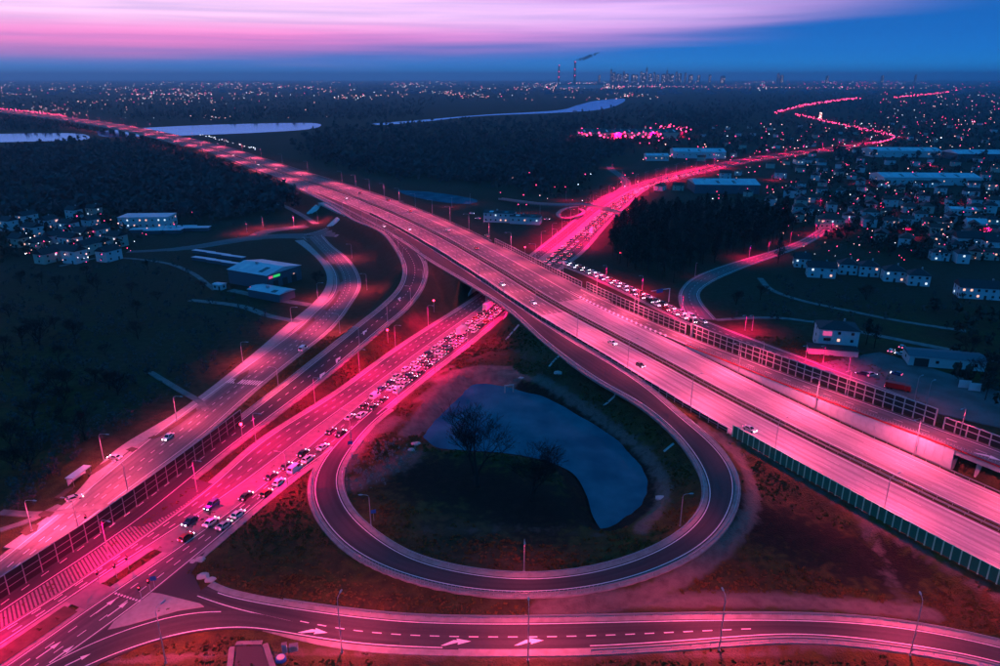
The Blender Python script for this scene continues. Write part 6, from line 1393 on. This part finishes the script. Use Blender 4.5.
# far roads whose lamps form the chains
for nm, px in (('far_road', [(862, 143.4), (880, 141.2), (892, 138.6), (894, 136), (884, 133.4), (860, 128.3), (823, 120.5), (798, 114.5)]), ('far_road', [(777, 112), (796, 107.5), (815, 104), (835, 101), (860, 98.2)]), ('far_road', [(895, 97.3), (925, 95), (957, 90.5)])):
    rd = Road(crs(PP(px, .3), 12.0), 9.0); ribbon(nm, rd, -9, 9, 0, M['asphalt_avenue'], step=15)
    for j, s in enumerate(np.arange(30, rd.L, 170)):
        lamp(rd.at(s, 10), rd.head(s) + math.pi / 2, 14, 3, 'av', 90000.0, 'on the far roads towards the city', 'lamps on the far roads')
def tower(u, top, base_v, wm_, label, spire=0, seed=0):
    p = P(u, base_v); d = p[1]; h = CAM_H + (78 - top) / FOC * math.hypot(d, p[0]) * 1.0; r = random.Random(seed)
    r_ = empty('tower_block', p, 0, label, 'tower', 'skyline towers'); b = MB(); b.box((0, 0, h / 2), (wm_, wm_, h)); b.build('shaft', M['tower'], r_)
    b = MB(); b.box((wm_ * .1, 0, h + 4), (wm_ * .5, wm_ * .5, 8)); b.build('crown', M['tower'], r_)
    if spire: b = MB(); b.tube([(0, 0, h), (0, 0, h + spire)], [3, .8], 6); b.build('spire', M['tower'], r_)
    b = MB()
    for _ in range(9): b.box((r.uniform(-.4, .4) * wm_, -wm_ / 2 - .4, r.uniform(.35, .97) * h), (wm_ * .13, .6, wm_ * .10), m=r.randint(0, 1))
    b.build('lit_windows', [M['dim_window'], M['dim_window']], r_); return r_
TOWERS = [(610.6, 70.5, 40), (613.4, 73, 70), (617, 74.5, 60), (623.2, 72.5, 46), (626, 74.6, 90), (632.5, 75, 80), (645.8, 69, 34), (640.5, 72.6, 50), (643.2, 74, 80), (649.5, 74.5, 80), (653.6, 73.2, 44), (666.2, 71.5, 34), (663, 74.8, 90), (671, 75, 80), (675.6, 72.8, 44), (679, 74.4, 70), (684.5, 73.6, 44), (690, 75.3, 90), (698, 75.8, 60), (709, 75.2, 50), (722, 76.4, 90), (777, 74, 40), (780.5, 75.8, 70), (826, 76.4, 50), (881, 76.3, 50), (914, 75.6, 36), (599, 75.6, 50), (636, 75.4, 60), (657, 75.2, 70), (668, 74.6, 50), (620, 74.8, 50)]
for i, (u, tp, w_) in enumerate(TOWERS):
    tower(u, tp, 86.2, w_ * .62, 'dark skyline tower with scattered lit windows, %s from the left' % nth(sorted(q[0] for q in TOWERS).index(u)), 40 if i in (0, 6, 11, 22) else 0, i)
for u, tp, w_, lb in ((558.5, 66.5, 15, 'left striped chimney of the far power station'), (574.3, 63.5, 19, 'right striped chimney of the far power station, smoking')):
    p = P(u, 87); d = math.hypot(p[0], p[1]); h = CAM_H + (78 - tp) / FOC * d; r_ = empty('chimney', p, 0, lb, 'chimney', 'power station chimneys'); n = 8
    for j in range(n):
        z0_, z1_ = h * j / n, h * (j + 1) / n; f0, f1 = 1 - .4 * j / n, 1 - .4 * (j + 1) / n; b = MB(); b.tube([(0, 0, z0_), (0, 0, z1_ - .3)], [w_ * f0, w_ * f1], 12); b.build('band', M['concrete'] if j % 2 == 0 or j < 3 else M['red_paint'], r_)
    b = MB()
    for zz_ in (.99, .7, .45): b.box((0, -w_ * .9, h * zz_), (9, 4, 7))
    b.build('warning_light', M['far_red'], r_)
hall(580, 88.3, 46, 90, 40, 0, 'lit boiler house of the far power station', 'white_wall', 'roof_dark', 'power station', sub=False)
sm = bpy.data.materials.new('smoke'); sm.use_nodes = True; t = sm.node_tree; bs_ = t.nodes['Principled BSDF']; bs_.inputs['Base Color'].default_value = (.05, .07, .10, 1); bs_.inputs['Roughness'].default_value = 1
geo2 = t.nodes.new('ShaderNodeTexCoord'); nn = t.nodes.new('ShaderNodeTexNoise'); nn.inputs['Scale'].default_value = .012; nn.inputs['Detail'].default_value = 4; t.links.new(geo2.outputs['Object'], nn.inputs['Vector'])
lw = t.nodes.new('ShaderNodeMapRange'); lw.inputs[1].default_value = .3; lw.inputs[2].default_value = .7; lw.inputs[3].default_value = .05; lw.inputs[4].default_value = .75; t.links.new(nn.outputs[0], lw.inputs[0]); t.links.new(lw.outputs[0], bs_.inputs['Alpha'])
p = P(574.3, 87); d = math.hypot(p[0], p[1]); h = CAM_H + (78 - 63.5) / FOC * d; b = bmesh.new(); k = d / FOC
for j in range(13):
    f = j / 12; mt = Matrix.Translation((f * 22 * k + rf_.normal() * 6, rf_.normal() * 10, f ** 1.1 * 7.5 * k + rf_.normal() * 6)); bmesh.ops.create_icosphere(b, subdivisions=2, radius=(.5 + 1.5 * math.sin(math.pi * min(1, f * .9 + .08))) * k * .75, matrix=mt)
for vv_ in b.verts: vv_.co += Vector((rf_.normal(), rf_.normal(), rf_.normal())) * k * .12
me_ = bpy.data.meshes.new('smoke_plume'); b.to_mesh(me_); b.free(); me_.materials.append(sm); me_.polygons.foreach_set('use_smooth', [True] * len(me_.polygons)); o = link('smoke_plume', me_, None, (p[0], p[1], h + 4)); tag(o, 'dark smoke drifting right from the far chimney', 'smoke', kind='stuff')
# low far town: blocks too many to count
mb = MB()
for _ in range(900):
    u = rf_.uniform(-40, 1040); v = 80.8 + 14 * rf_.rand() ** 1.8; p = P(u, v); hh = rf_.uniform(6, 22) if v > 84 else rf_.uniform(15, 45); w_ = rf_.uniform(15, 60); mb.box((p[0], p[1], hh / 2), (w_, rf_.uniform(14, 40), hh), rf_.uniform(0, 3))
tag(mb.build('far_town', M['tower']), 'low dark blocks of the far town along the horizon', 'buildings', kind='stuff')
HAZE = 8e-5
# ------------------------------------------------------------------ haze: the air between here and the horizon
b = MB(); b.box((0, 17000, 155), (90000, 46000, 330)); hz_o = b.build('haze', M['black'])
hz_o.data.materials.clear(); hm = bpy.data.materials.new('haze_air'); hm.use_nodes = True; t = hm.node_tree; t.nodes.clear()
pv = t.nodes.new('ShaderNodeVolumePrincipled'); pv.inputs['Color'].default_value = (.36, .80, 1.0, 1); pv.inputs['Density'].default_value = HAZE; pv.inputs['Anisotropy'].default_value = 0.6
oo = t.nodes.new('ShaderNodeOutputMaterial'); t.links.new(pv.outputs[0], oo.inputs['Volume']); hz_o.data.materials.append(hm)
tag(hz_o, 'thin blue evening haze over the whole land', 'haze', kind='stuff')
